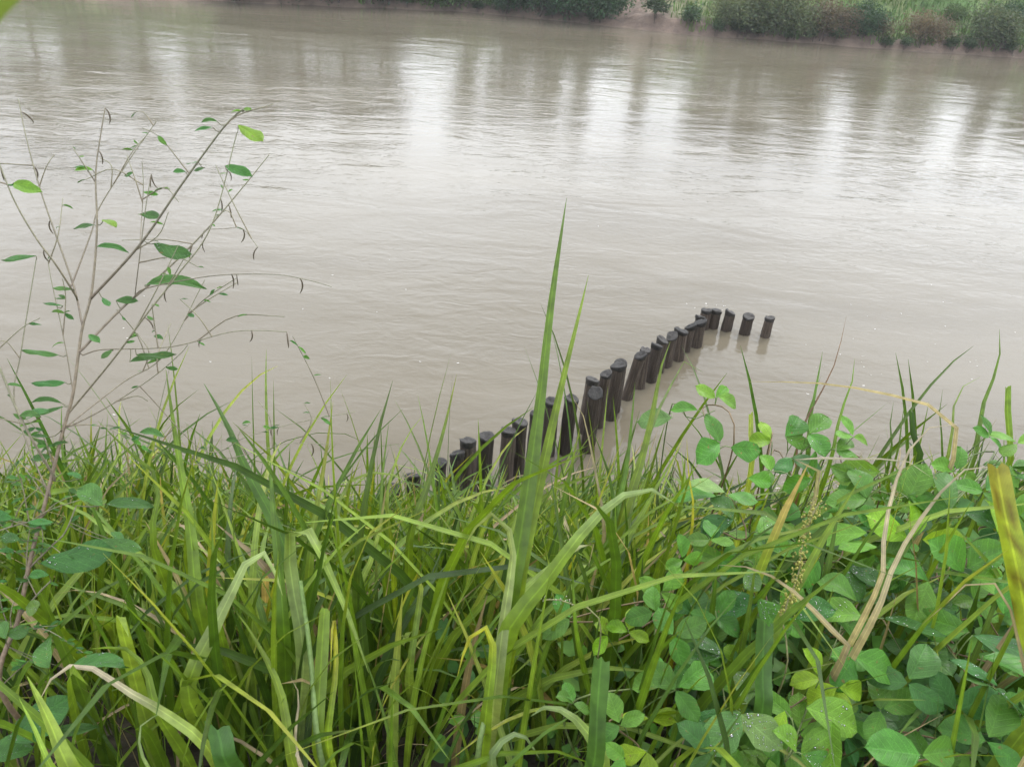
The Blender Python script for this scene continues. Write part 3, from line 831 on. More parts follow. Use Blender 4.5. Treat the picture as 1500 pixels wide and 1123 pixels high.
grass_plant('green blade with a withered brown curled tip beside the lime green blade', (300, 1095), 1.35, [
    ([(295, 1085, 1.35), (235, 1040, 1.35), (180, 1008, 1.35), (140, 980, 1.35), (98, 976, 1.35), (70, 1000, 1.35), (58, 1025, 1.35)], 20, G4, dict(tip=TAN, tipfrom=.62, twist=-.4)),
    ([(230, 1040, 1.42), (215, 985, 1.42), (185, 950, 1.42), (130, 950, 1.42)], 22, G3, {}),
    ([(215, 1120, 1.35), (205, 1065, 1.35), (245, 1040, 1.35)], 10, PALE, {}),
])
grass_plant('broad bright blades climbing beside the posts where they leave the bank', (880, 900), 2.1, [
    ([(905, 780, 2.1), (935, 690, 2.1), (955, 610, 2.12), (968, 540, 2.14), (982, 500, 2.16)], 22, G3, {}),
    ([(890, 800, 2.1), (915, 700, 2.1), (925, 620, 2.12), (930, 560, 2.14)], 16, G2, {}),
    ([(912, 800, 2.1), (950, 640, 2.12), (985, 560, 2.14), (1005, 528, 2.16), (1030, 545, 2.18)], 11, PALE, dict(twist=-.6)),
    ([(885, 790, 2.1), (872, 690, 2.1), (852, 600, 2.1), (838, 580, 2.1)], 9, TAN * .8, {}),
    ([(900, 780, 2.1), (893, 700, 2.1), (872, 640, 2.1), (868, 630, 2.1)], 15, G1, {}),
    ([(895, 830, 2.0), (925, 780, 2.0), (975, 690, 2.0), (1000, 650, 2.02)], 18, G3 * .9, {}),
])
grass_plant('tall pointed blade standing over the water behind the yellow blade', (1400, 800), 2.3, [
    ([(1420, 690, 2.3), (1438, 600, 2.32), (1455, 555, 2.34), (1466, 510, 2.36), (1464, 482, 2.38)], 17, G1 * 1.2, dict(twist=.5)),
    ([(1385, 680, 2.3), (1398, 590, 2.32), (1415, 562, 2.34), (1436, 552, 2.36)], 11, G4, {}),
    ([(1475, 690, 2.3), (1476, 620, 2.3), (1477, 567, 2.32)], 10, G3, dict(flat_top=True)),
    ([(1378, 680, 2.3), (1375, 620, 2.3), (1381, 570, 2.32)], 10, G1, {}),
    ([(1302, 680, 2.3), (1303, 630, 2.3), (1309, 588, 2.32)], 12, G1, {}),
    ([(1310, 680, 2.3), (1320, 625, 2.3), (1325, 590, 2.32)], 11, G2, {}),
    ([(1345, 680, 2.3), (1338, 640, 2.3), (1335, 602, 2.3)], 10, DARK, dict(flat_top=True)),
])
grass_plant('dark grass blades standing in the water behind the vine shoots', (1180, 790), 2.4, [
    ([(1180, 690, 2.4), (1184, 630, 2.4), (1195, 570, 2.42), (1205, 515, 2.45)], 16, G1 * 1.2, {}),
    ([(1212, 690, 2.4), (1230, 610, 2.4), (1248, 560, 2.42), (1252, 525, 2.44)], 13, G2, {}),
    ([(1170, 720, 2.4), (1165, 650, 2.4), (1220, 540, 2.42), (1240, 462, 2.45)], 6, BROWN * .8, {}),
    ([(1150, 780, 2.2), (1160, 720, 2.2), (1175, 660, 2.2), (1180, 640, 2.2)], 24, G1, {}),
    ([(1130, 790, 2.2), (1125, 730, 2.2), (1140, 680, 2.2)], 22, DARK, {}),
    ([(1100, 690, 2.4), (1100, 640, 2.4), (1100, 605, 2.4)], 9, G4, dict(flat_top=True)),
    ([(1200, 680, 2.4), (1240, 640, 2.4), (1300, 590, 2.42)], 6, G2, {}),
])
grass_plant('thick yellow blade speckled brown with a torn top', (1640, 1330), 1.2, [
    ([(1535, 1060, 1.28), (1508, 920, 1.3), (1491, 830, 1.3), (1474, 750, 1.31), (1462, 682, 1.32)], 35, np.array([0.20, 0.26, 0.018]), dict(flat_top=True, foot_at=True, twist=.2, fold=.3, tip=np.array([.20, .17, .03]), tipfrom=.86, speck=True, n=46)),
    ([(1515, 1080, 1.33), (1496, 960, 1.33), (1472, 872, 1.33), (1432, 846, 1.34), (1390, 880, 1.36), (1350, 915, 1.38)], 9, TAN * .8, {}),
])
grass_plant('dead tan grass with two long arching blades over the vines', (1275, 960), 1.5, [
    ([(1282, 900, 1.5), (1310, 826, 1.48), (1343, 768, 1.46), (1391, 706, 1.44), (1431, 679, 1.43), (1463, 682, 1.42)], 14, TAN * 1.15, dict(twist=.2)),
    ([(1290, 850, 1.52), (1295, 785, 1.52), (1310, 712, 1.52), (1336, 652, 1.53), (1366, 624, 1.54), (1402, 621, 1.55)], 11, TAN, dict(twist=-.3)),
    ([(1240, 950, 1.5), (1226, 930, 1.5), (1165, 868, 1.5), (1110, 834, 1.5), (1052, 827, 1.51)], 16, TAN * .75, dict(tip=TAN * 1.25, tipfrom=.6)),
    ([(1200, 700, 1.95), (1165, 672, 1.95), (1240, 672, 1.95), (1316, 673, 1.95), (1345, 684, 1.95), (1366, 700, 1.95)], 9, TAN, {}),
])
grass_plant('thin pale straw bowed out over the water behind the vines', (1420, 760), 2.1, [
    ([(1400, 660, 2.1), (1372, 600, 2.1), (1300, 577, 2.12), (1200, 561, 2.15), (1095, 559, 2.2)], 9, TAN * 1.15, {}),
])
grass_plant('grass plant with a dark blunt blade standing under the wet vine leaves', (1118, 1060), 1.5, [
    ([(1116, 1050, 1.5), (1118, 980, 1.5), (1121, 912, 1.5)], 27, DARK * 1.3, dict(flat_top=True, twist=.1)),
    ([(845, 930, 1.6), (840, 860, 1.6), (838, 800, 1.6)], 13, G2, {}),
    ([(1015, 760, 1.9), (1008, 690, 1.9), (1006, 640, 1.9)], 9, GOLD, {}),
])

# ------------------------------------------------------------------ overhanging reed by the lens
reed_foot = np.array([-0.42, 0.22, float(bank_z(-0.42, 0.22))])
reed = thing('reed', 'blurred bright green reed leaf hanging in the corner close to the lens', 'reed', reed_foot)
top = at(-300, 330, 0.26)
link('stem', tube_mesh('stem', np.array([reed_foot - [0, 0, .03], (reed_foot + top) / 2 + [-.03, 0, 0], top]) - reed_foot, [0.006, 0.005, 0.003], M_STEM, (.14, .22, .06), 7, 12), reed)
traced_blade(reed, top, [(-230, 250, .25), (-150, 155, .23), (-60, 58, .22), (0, -4, .22), (60, -62, .22), (140, -140, .22), (230, -200, .22)], 62, LIME * .9, n=18, twist=0.1, foot_at=True)

# ------------------------------------------------------------------ leaflets
def leaflet_mesh(name, rng, cup=0.10, col=(0.07, 0.17, 0.05), blunt=0.5, fold=0.08, mat=None, rows=8):
    """unit-long leaflet along +X, flat in XY, z up"""
    t = np.linspace(0, 1, rows + 1)
    wid = 0.315 * np.sin(np.pi * np.clip(t, 0, 1) ** (0.78 + 0.62 * blunt)) ** 0.58
    wid[0] = 0.01; wid[-1] = 0.012
    offs = np.array([-1, -0.62, -0.3, 0, 0.3, 0.62, 1.0])
    V, C = [], []
    ph = rng.uniform(0, 6, 3); asy = rng.normal(0, .1); bow = rng.normal(0, .07)
    for i, (a, w) in enumerate(zip(t, wid)):
        for o in offs:
            z = cup * (0.2 - (a - 0.45) ** 2) + fold * abs(o) * w * 2 + 0.012 * math.sin(9 * a + ph[0] + o * 2) + 0.012 * math.sin(5 * a * (1 + o) + ph[1])
            z -= 0.10 * max(0, abs(o) - .3) ** 2 * w * 2
            V.append((a * 0.98 - 0.03 * abs(o) * (a > .5), o * w * (1 + asy * np.sign(o)) * (1 + 0.05 * math.sin(13 * a + ph[2] + o)) + bow * math.sin(a * 3.0), z))
            vein = 1.0
            C.append(np.asarray(col) * vein)
    k = len(offs)
    b = (np.arange(rows)[:, None] * k + np.arange(k - 1)[None, :]).ravel()
    Q = np.stack([b, b + 1, b + k + 1, b + k], -1)
    return mesh_np(name, V, Q, mat or M_LEAF, np.array(C)), np.array(V), (rows, k)

ICO_V = None
def ico():
    p = (1 + 5 ** .5) / 2
    v = np.array([(-1, p, 0), (1, p, 0), (-1, -p, 0), (1, -p, 0), (0, -1, p), (0, 1, p), (0, -1, -p), (0, 1, -p), (p, 0, -1), (p, 0, 1), (-p, 0, -1), (-p, 0, 1)])
    v = v / np.linalg.norm(v[0])
    f = np.array([(0, 11, 5), (0, 5, 1), (0, 1, 7), (0, 7, 10), (0, 10, 11), (1, 5, 9), (5, 11, 4), (11, 10, 2), (10, 7, 6), (7, 1, 8), (3, 9, 4), (3, 4, 2), (3, 2, 6), (3, 6, 8), (3, 8, 9), (4, 9, 5), (2, 4, 11), (6, 2, 10), (8, 6, 7), (9, 8, 1)])
    return v, f
def drops_mesh(V, shape, rng, count, size):
    v, f = ico()
    rows, k = shape
    G = V.reshape(rows + 1, k, 3)
    vs, fs, n = [], [], 0
    for _ in range(count):
        i = rng.uniform(0.6, rows - 0.6); j = rng.uniform(0.3, k - 1.3)
        i0, j0 = int(i), int(j); fi, fj = i - i0, j - j0
        P = (G[i0, j0] * (1 - fi) + G[i0 + 1, j0] * fi) * (1 - fj) + (G[i0, j0 + 1] * (1 - fi) + G[i0 + 1, j0 + 1] * fi) * fj
        s = size * 0.8 * rng.lognormal(0, 0.4)
        vs.append(P + v * s * np.array([1, 1, 0.75]) + [0, 0, s * 0.35]); fs.append(f + n); n += 12
    return mesh_np('water_drops', np.vstack(vs), np.vstack(fs), M_DROP)

rng = np.random.default_rng(33)
KINDS = {'mid': (0.085, 0.215, 0.030), 'lime': (0.19, 0.33, 0.018), 'blue': (0.058, 0.155, 0.034), 'pale': (0.135, 0.25, 0.07), 'fresh': (0.115, 0.26, 0.03)}
LEAFLETS = {}
for kn, c in KINDS.items():
    LEAFLETS[kn] = []
    for v in range(7):
        me, V, shp = leaflet_mesh('leaflet', rng, rng.uniform(0.0, 0.36), c, rng.uniform(0.0, 1.0), rng.uniform(0.0, 0.28))
        LEAFLETS[kn].append((me, drops_mesh(V, shp, rng, 16, 0.012), drops_mesh(V, shp, rng, 60, 0.014)))

def leaf_frame(P, d, nrm, roll=0.0):
    x = unit(d - nrm * (d @ nrm)); z = nrm; y = np.cross(z, x)
    m = Matrix(((x[0], y[0], z[0], P[0]), (x[1], y[1], z[1], P[1]), (x[2], y[2], z[2], P[2]), (0, 0, 0, 1)))
    return m @ Matrix.Rotation(roll, 4, 'X')

def place_leaflet(plant, P, d, nrm, size, kind, wet, rng, wide=1.0):
    me, dr1, dr2 = LEAFLETS[kind][rng.integers(7)]
    base = np.array(plant.location)
    m4 = leaf_frame(P - base, d, nrm, rng.normal(0, 0.12)) @ Matrix.Diagonal((size, size * wide, size, 1))
    o = link('leaflet', me, plant, m4)
    if wet:
        w = link('water_drops', dr1 if wet == 1 else dr2, o)
        w['kind'] = 'stuff'
    return o

def def_depth(py):
    return float(np.interp(py, [540, 640, 700, 850, 1000, 1123], [2.35, 2.2, 2.0, 1.75, 1.55, 1.4]))

# plants: anchor pixel, label
VINES = [
    (1035, 640, 'young vine shoot with bright folded leaves reaching over the water beside the last posts'),
    (968, 880, 'three-leaflet vine with pale green leaves beside the tall upright grass blades'),
    (935, 1060, 'lime green three-leaflet vine growing low against the dark grass'),
    (1085, 1040, 'vine with two silvery leaves thickly beaded with rain'),
    (1205, 1030, 'vine topped by a small lime green leaf above big oval leaves'),
    (1105, 880, 'dark wet vine leaves tucked under the tip of the dead grass blade'),
    (1245, 890, 'vine with rounded leaves around the foot of the arching dead blades'),
    (1335, 1090, 'vine with one large dark oval leaf low in the undergrowth'),
    (1425, 935, 'vine with broad rain-beaded leaves below the yellow blade'),
    (1410, 805, 'vine with paired oval leaves next to the yellow blade'),
    (1262, 785, 'vine with broad bright leaves between the seed spike and the arching dead blades'),
    (1050, 720, 'vine with folded pale leaves by the gap of open water'),
    (1150, 650, 'vine with flat leaves held up in front of the dark grass at the water'),
    (1305, 690, 'vine with drooping wet leaves under the horizontal dead blade'),
    (1405, 715, 'vine with bluish leaves behind the arching dead blade'),
]
LV = [  # px, py, leaflet length px, image angle of middle leaflet (deg, 0 right, 90 up), kind, wet, leaflets
    (1048, 583, 34, 100, 'fresh', 0, 2), (1022, 600, 40, 165, 'fresh', 0, 1), (1052, 580, 34, -30, 'fresh', 0, 1), (985, 612, 55, 165, 'pale', 0, 1), (1055, 648, 55, 175, 'mid', 0, 2), (1070, 655, 45, 0, 'mid', 0, 1),
    (968, 868, 46, 60, 'fresh', 0, 3), (960, 895, 44, 200, 'mid', 0, 3), (985, 930, 52, 20, 'mid', 0, 3), (920, 925, 38, 70, 'lime', 0, 3), (835, 905, 50, 175, 'mid', 0, 2), (840, 1030, 34, 90, 'mid', 0, 3), (890, 930, 36, 190, 'lime', 0, 2),
    (990, 1010, 62, 45, 'mid', 0, 3), (975, 1000, 50, 160, 'mid', 0, 2), (950, 1052, 46, 70, 'lime', 0, 3), (908, 1062, 46, 130, 'mid', 0, 3), (948, 1100, 58, 240, 'lime', 0, 2), (915, 1110, 40, 200, 'fresh', 0, 2),
    (1095, 1030, 58, 110, 'pale', 2, 1), (1085, 1040, 80, 235, 'pale', 2, 1), (1085, 1045, 72, 320, 'pale', 2, 1), (1070, 1045, 55, 190, 'blue', 2, 1), (1040, 1100, 70, 200, 'blue', 0, 2),
    (1226, 1006, 52, 200, 'lime', 0, 1), (1228, 1006, 50, -20, 'lime', 0, 1), (1227, 1008, 56, 268, 'lime', 0, 1), (1200, 990, 48, 110, 'lime', 0, 1), (1202, 993, 46, 185, 'lime', 0, 1),
    (1180, 1035, 85, -40, 'fresh', 1, 1), (1160, 1050, 60, 120, 'fresh', 0, 1), (1218, 1055, 92, -60, 'fresh', 1, 1), (1168, 1098, 56, 160, 'fresh', 1, 1), (1175, 1104, 62, -15, 'mid', 2, 1), (1150, 1040, 50, 240, 'lime', 0, 1),
    (1120, 880, 75, 195, 'blue', 2, 1), (1110, 875, 70, -70, 'mid', 2, 1), (1090, 862, 48, 40, 'pale', 2, 1), (1165, 905, 60, 0, 'blue', 2, 1), (1060, 960, 65, 160, 'blue', 2, 2), (1050, 905, 45, 60, 'mid', 0, 3),
    (1262, 900, 62, 175, 'fresh', 1, 1), (1255, 880, 60, 140, 'mid', 0, 1), (1295, 905, 95, -15, 'blue', 1, 1), (1280, 960, 75, 200, 'mid', 0, 1), (1250, 960, 70, -60, 'mid', 0, 2), (1220, 900, 60, -40, 'mid', 1, 1),
    (1350, 1105, 85, 190, 'mid', 0, 1), (1350, 1105, 70, 10, 'mid', 0, 1), (1290, 1040, 60, 0, 'mid', 1, 3), (1330, 1000, 65, 60, 'blue', 0, 3), (1400, 1040, 70, 20, 'blue', 0, 3), (1445, 1085, 75, 70, 'mid', 0, 3), (1460, 1010, 70, 100, 'blue', 1, 3),
    (1425, 930, 95, -25, 'blue', 1, 1), (1420, 925, 80, 165, 'mid', 1, 1), (1440, 960, 80, -80, 'mid', 1, 1), (1470, 900, 60, 60, 'mid', 0, 2), (1340, 940, 80, 0, 'blue', 1, 2),
    (1412, 838, 72, 145, 'mid', 0, 1), (1416, 832, 66, 35, 'mid', 1, 1), (1420, 842, 78, -8, 'fresh', 0, 1), (1460, 780, 60, 30, 'lime', 0, 2), (1360, 850, 70, 200, 'mid', 0, 2),
    (1285, 800, 58, 190, 'fresh', 0, 1), (1270, 780, 72, 160, 'fresh', 0, 1), (1330, 790, 72, 120, 'lime', 0, 2), (1290, 810, 60, -20, 'mid', 0, 2), (1240, 830, 62, -30, 'blue', 2, 2), (1350, 790, 60, 10, 'lime', 0, 1), (1200, 820, 50, 200, 'mid', 0, 2),
    (1062, 722, 56, 130, 'pale', 0, 1), (1050, 726, 60, 170, 'mid', 0, 1), (1065, 725, 45, -15, 'mid', 0, 1), (1075, 760, 55, 185, 'blue', 1, 2), (1110, 780, 50, 20, 'mid', 1, 2), (1040, 790, 40, 80, 'mid', 0, 3), (1000, 820, 36, 100, 'fresh', 0, 3), (1095, 700, 40, 0, 'fresh', 0, 1),
    (1130, 645, 40, 160, 'lime', 0, 2), (1150, 640, 46, 30, 'mid', 1, 2), (1185, 635, 50, 5, 'mid', 1, 2), (1160, 670, 46, -80, 'blue', 0, 2), (1190, 700, 46, 170, 'mid', 0, 2), (1225, 660, 40, 20, 'mid', 0, 2), (1130, 690, 40, 190, 'fresh', 0, 2),
    (1290, 690, 66, 190, 'fresh', 1, 1), (1300, 695, 60, -20, 'mid', 1, 1), (1270, 730, 60, 160, 'mid', 0, 2), (1330, 730, 60, 40, 'mid', 0, 2), (1250, 640, 34, 90, 'fresh', 0, 3), (1260, 700, 50, 200, 'mid', 1, 2),
    (1392, 745, 66, 60, 'blue', 1, 1), (1385, 750, 60, 150, 'mid', 0, 1), (1410, 750, 64, -20, 'blue', 1, 1), (1440, 720, 50, 40, 'mid', 0, 3), (1480, 740, 60, 80, 'fresh', 0, 2), (1400, 690, 40, 60, 'fresh', 0, 3), (1490, 650, 40, 120, 'fresh', 0, 3), (1450, 640, 34, 60, 'mid', 0, 3),
]
rng = np.random.default_rng(44)
for _ in range(105):                                   # leaves between the traced ones
    px = rng.uniform(1010 + 30 * rng.random(), 1510); py = rng.uniform(np.interp(px, [1000, 1100, 1200, 1500], [860, 760, 700, 680]), 1140)
    LV.append((px, py, rng.uniform(28, 56) * (0.75 + 0.35 * (py - 650) / 450), rng.uniform(0, 360), rng.choice(['mid', 'mid', 'blue', 'fresh', 'pale', 'lime'], p=[.3, .2, .24, .16, .06, .04]), int(rng.random() < .35), 3))
TRACED = len(LV) - 105
vine_objs = []
LEAFP = []
for i, lf in enumerate(LV):
    off = rng.normal(0, 0.03) + (0.12 + 0.2 * rng.random() if i >= TRACED else 0)
    LEAFP.append(at(lf[0], lf[1], def_depth(lf[1]) + off))
LEAFP = np.array(LEAFP)
owner = [min(range(len(VINES)), key=lambda v: math.hypot(VINES[v][0] - l[0], VINES[v][1] - l[1])) for l in LV]
def leaf_normal(rng, s=0.34):
    return unit(np.array([0, 0, 0.8]) - CAM_F * 0.5 + rng.normal(0, s, 3))
def img_dir(deg):
    a = math.radians(deg)
    return CAM_R * math.cos(a) + CAM_U * math.sin(a)
for v, (vx, vy, lab) in enumerate(VINES):
    mine = [i for i in range(len(LV)) if owner[i] == v]
    cen = LEAFP[mine].mean(0)
    foot = np.array([cen[0], cen[1] + 0.12, 0]); foot[2] = float(bank_z(foot[0], foot[1])) - 0.03
    pl = thing('leafy_vine', lab, 'vine', foot, 'three-leaflet vines scrambling over the bank grass')
    order = sorted(mine, key=lambda i: LEAFP[i][2])
    # two or three trailing stems that pass under the leaves
    nst = 3 if len(order) > 7 else 2
    stems = []
    for s in range(nst):
        ids = order[s::nst]
        pts = [foot]
        for i in ids:
            q = LEAFP[i] + np.array([rng.normal(0, .015), 0.05 + rng.normal(0, .015), -0.05 - 0.03 * rng.random()])
            if len(pts) == 1 or np.linalg.norm(q - pts[-1]) > 0.07: pts.append(q)
        if len(pts) < 2: continue
        S = spline(np.array(pts), 9 * len(pts))
        stems.append(S)
        brown = rng.random() < 0.5
        link('stem', tube_mesh('stem', S - foot, np.linspace(0.0035, 0.0016, len(S)), M_STEM, (0.15, 0.10, 0.05) if brown else (0.12, 0.16, 0.05), 5), pl)
    allS = np.vstack(stems)
    for i in mine:
        px, py, lpx, ang, kind, wet, nl = LV[i]
        P = LEAFP[i]; dep = project(P)[2]
        size = lpx / F * dep * 0.97
        a = allS[np.argmin(np.linalg.norm(allS - (P + [0, 0, -.04]), axis=1))]
        mid = (a + P) / 2 + np.array([0, 0, 0.012])
        link('petiole', tube_mesh('petiole', np.array([a, mid, P]) - foot, [0.0016, 0.0013, 0.0012], M_STEM, (0.15, 0.21, 0.07), 5, 7), pl)
        nrm = leaf_normal(rng)
        angs = {1: [0], 2: [35, -60], 3: [0, 98, -98]}[nl]
        for k, da in enumerate(angs):
            d = img_dir(ang + da + rng.normal(0, 8))
            nn = unit(nrm + 0.25 * unit(d) * rng.normal(0.25, 0.5) + rng.normal(0, 0.08, 3))
            place_leaflet(pl, P + unit(d) * size * (0.10 if (nl == 3 and k == 0) else 0.02), d, nn, size * (1.05 if k == 0 else 0.92), kind, wet if (wet != 1 or rng.random() < .7) else 0, rng, rng.uniform(0.85, 1.1))

# small leaves too many to count under the vines
rng = np.random.default_rng(55)
def scatter_leaves(n, fn, size, rng, cols, rows=3):
    t = np.linspace(0, 1, rows + 1); wid = 0.34 * np.sin(np.pi * t ** 0.85) ** .75; wid[0] = wid[-1] = 0.01
    base = np.array([[(a, -w, 0.06 * w), (a, 0, -0.08 * (a - .4) ** 2), (a, w, 0.06 * w)] for a, w in zip(t, wid)]).reshape(-1, 3)
    b = (np.arange(rows)[:, None] * 3 + np.arange(2)[None]).ravel(); q = np.stack([b, b + 1, b + 4, b + 3], -1)
    P, N, D, S, C = fn(n)
    X = D - N * np.sum(D * N, 1, keepdims=True); X /= np.linalg.norm(X, axis=1, keepdims=True)
    Y = np.cross(N, X)
    V = P[:, None] + S[:, None, None] * (X[:, None] * base[None, :, :1] + Y[:, None] * base[None, :, 1:2] + N[:, None] * base[None, :, 2:])
    Q = (np.arange(len(P))[:, None, None] * len(base) + q[None]).reshape(-1, 4)
    return V.reshape(-1, 3), Q, np.repeat(C, len(base), 0)
def under(n):
    px = rng.uniform(1000, 1560, n); lo = np.interp(px, [1000, 1100, 1200, 1500], [900, 800, 740, 710]); py = lo + (1200 - lo) * rng.random(n)
    extra = rng.random(n) < 0.05                        # a few between the grass blades in the middle
    px = np.where(extra, rng.uniform(620, 1000, n), px); py = np.where(extra, rng.uniform(930, 1150, n), py)
    dep = np.interp(py, [540, 640, 700, 850, 1000, 1123], [2.35, 2.2, 2.0, 1.75, 1.55, 1.4]) + np.where(extra, 0.25, 0.18) + rng.random(n) * 0.42
    P = np.array([at(a, b, c) for a, b, c in zip(px, py, dep)])
    P[:, 2] = np.maximum(P[:, 2], bank_z(P[:, 0], P[:, 1]) + 0.02)
    N = np.array([0, 0, 0.85]) - CAM_F * 0.3 + rng.normal(0, 0.3, (n, 3)); N /= np.linalg.norm(N, axis=1, keepdims=True)
    D = rng.normal(0, 1, (n, 3))
    cc = np.array([KINDS['mid'], KINDS['blue'], KINDS['fresh'], KINDS['pale']])
    C = cc[rng.choice(4, n, p=[.4, .3, .22, .08])] * rng.uniform(.75, 1.15, (n, 1))
    return P, N, D, rng.uniform(0.025, 0.062, n), C
V, Q, C = scatter_leaves(2000, under, None, rng, None)
tag(link('undergrowth', mesh_np('undergrowth', V, Q, M_UNDER, C)), 'low mass of small green leaves beneath the vines', 'undergrowth', kind='stuff')

# ------------------------------------------------------------------ seed spikes
def bead_mesh(P, r, col, rng):
    v, f = ico(); vs, fs, n = [], [], 0
    for p, rr in zip(P, r):
        st = np.array([1, 1, 1.5]) * rr
        vs.append(p + v * st); fs.append(f + n); n += 12
    c = np.repeat(np.asarray(col)[None] * rng.uniform(.7, 1.25, (len(P), 1)), 12, 0)
    return mesh_np('seeds', np.vstack(vs), np.vstack(fs), M_STEM, c)
def seed_spike(label, pts, rpx, count, col, foot_px):
    P = np.array([at(*p) for p in pts]); ft = ground_under(at(*foot_px), .1)
    t = thing('seed_spike', label, 'seed head', ft)
    S = spline(np.vstack([ft, at(*foot_px), P]), 26)
    link('stem', tube_mesh('stem', S - ft, np.linspace(.003, .0012, 26), M_STEM, (.2, .2, .08), 5), t)
    T = spline(P, count)
    r = rpx / F * pts[0][2]
    Z = T + RNG.normal(0, 1, (count, 3)) * r * 0.75
    o = link('seeds', bead_mesh(Z - ft, RNG.uniform(.4, .9, count) * r * 0.36, col, RNG), t)
    o['kind'] = 'stuff'
seed_spike('yellowish seed spike rising from the vines beside the dead grass blade', [(1146, 905, 1.55), (1160, 868, 1.57), (1172, 830, 1.6), (1176, 790, 1.62), (1190, 755, 1.64), (1200, 735, 1.66)], 7, 230, (.27, .26, .06), (1146, 1000, 1.55))
seed_spike('small pale flower spike lying across the tall grass stems', [(838, 884, 1.55), (815, 878, 1.55), (796, 878, 1.55)], 4, 26, (.42, .42, .3), (880, 930, 1.55))

# ------------------------------------------------------------------ thin twiggy shrub
SH_D = 1.55
sf = ground_under(at(5, 1019, 1.5), 0.12)
shrub = thing('twiggy_shrub', 'thin twiggy shrub with sparse leaves and small pods rising over the river', 'shrub', sf)
def br(pts, r0, r1, name='branch', col=(.18, .145, .105), col2=(.21, .21, .13), jit=0.05, root=None):
    d = SH_D
    P = [at(a, b, d + (pts_d if pts_d else 0)) for (a, b, pts_d) in [(p + (0,))[:3] for p in pts]]
    if root is not None: P = [root] + P
    S = spline(np.array(P), 6 * len(P))
    o = link(name, tube_mesh(name, S - sf, np.linspace(r0, r1, len(S)), M_STEM, col, 6, None, col2), shrub)
    return S
main = br([(5, 1019), (28, 902), (47, 809), (70, 721), (93, 628), (107, 576), (120, 483), (134, 429), (142, 336), (140, 256), (147, 200), (154, 158)], .0066, .0011, 'stem', (.20, .13, .085), (.21, .19, .13), root=sf)
BR = [
    ([(134, 436), (205, 358, -.04), (267, 269, -.07), (329, 185, -.1), (356, 160, -.1)], .0042, .0015),
    ([(122, 510), (178, 452, .05), (245, 394, .08), (303, 336, .1), (356, 274, .12), (394, 227, .14)], .004, .001),
    ([(102, 603), (165, 527, -.06), (214, 461, -.1), (262, 400, -.12), (310, 330, -.14), (347, 195, -.16)], .0032, .0009),
    ([(120, 474), (107, 416, .04), (62, 287, .08), (38, 200, .1), (27, 145, .12)], .0034, .0009),
    ([(109, 430), (80, 385, -.05), (53, 349, -.07), (22, 296, -.09), (0, 242, -.1), (-12, 205, -.1)], .003, .001),
    ([(107, 412), (134, 340, .05), (145, 305, .07), (187, 238, .1), (215, 198, .12), (229, 178, .12)], .0026, .0008),
    ([(196, 436, .05), (215, 422, .05), (312, 404, .02), (400, 402, 0), (450, 410, 0), (486, 420, 0)], .002, .0006),
    ([(122, 520), (150, 512), (249, 508, -.05), (334, 487, -.08), (380, 484, -.08), (420, 486, -.08)], .0022, .0007),
    ([(70, 721), (22, 594, .06), (31, 514, .08), (53, 380, .1)], .0026, .0009),
    ([(80, 700), (45, 640, -.05), (22, 594, -.05), (0, 540, -.05), (-20, 500, -.05)], .0035, .002),
    ([(205, 358, -.04), (208, 310), (210, 270), (208, 236)], .0014, .0007),
    ([(198, 430, .05), (204, 380), (214, 300), (222, 255)], .0016, .0008),
    ([(107, 576), (98, 520), (88, 470), (75, 410), (70, 380)], .0016, .0007),
    ([(93, 628), (150, 600), (220, 555), (262, 520), (275, 505)], .0022, .0008),
    ([(93, 628), (180, 560, .1), (240, 520, .1), (300, 410, .1)], .0022, .0008),
    ([(300, 660, .1), (360, 640, .1), (430, 620, .1), (520, 603, .1)], .0014, .0006),
    ([(280, 680, .1), (350, 668, .1), (420, 650, .1), (480, 650, .1)], .0014, .0006),
    ([(303, 336, .1), (330, 335, .1), (355, 335, .1), (378, 362, .1)], .0012, .0006),
    ([(40, 835), (75, 800), (95, 780), (112, 740)], .003, .0015),
    ([(28, 902), (55, 870), (75, 850)], .003, .0014),
    ([(60, 760), (20, 770), (-10, 780)], .003, .0014),
]
brS = []
for pts, a, b in BR:
    root = None
    P0 = at(pts[0][0], pts[0][1], SH_D + (pts[0][2] if len(pts[0]) > 2 else 0))
    pool = np.vstack([main] + brS)
    root = pool[np.argmin(np.linalg.norm(pool - P0, axis=1))]
    brS.append(br(pts, a * 0.66, b * 1.0, root=root))
rng = np.random.default_rng(66)
tw = []
for k in range(64):
    S = ([main] + brS)[rng.integers(len(brS) + 1)]
    i0 = rng.integers(len(S) // 4, len(S) - 1)
    if k < 18: S = main; i0 = rng.integers(int(len(S) * .28), int(len(S) * .62))
    d = img_dir(rng.uniform(20, 160) if k % 2 else rng.uniform(-10, 190)); L = rng.uniform(.05, .17)
    q = [S[i0], S[i0] + d * L * .5 + np.array([0, 0, .01]), S[i0] + d * L + rng.normal(0, .02, 3)]
    T = spline(np.array(q), 9); tw.append(T)
    link('twig', tube_mesh('twig', T - sf, np.linspace(.0014, .0007, 9), M_STEM, (.18, .15, .10), 5, None, (.2, .2, .12)), shrub)
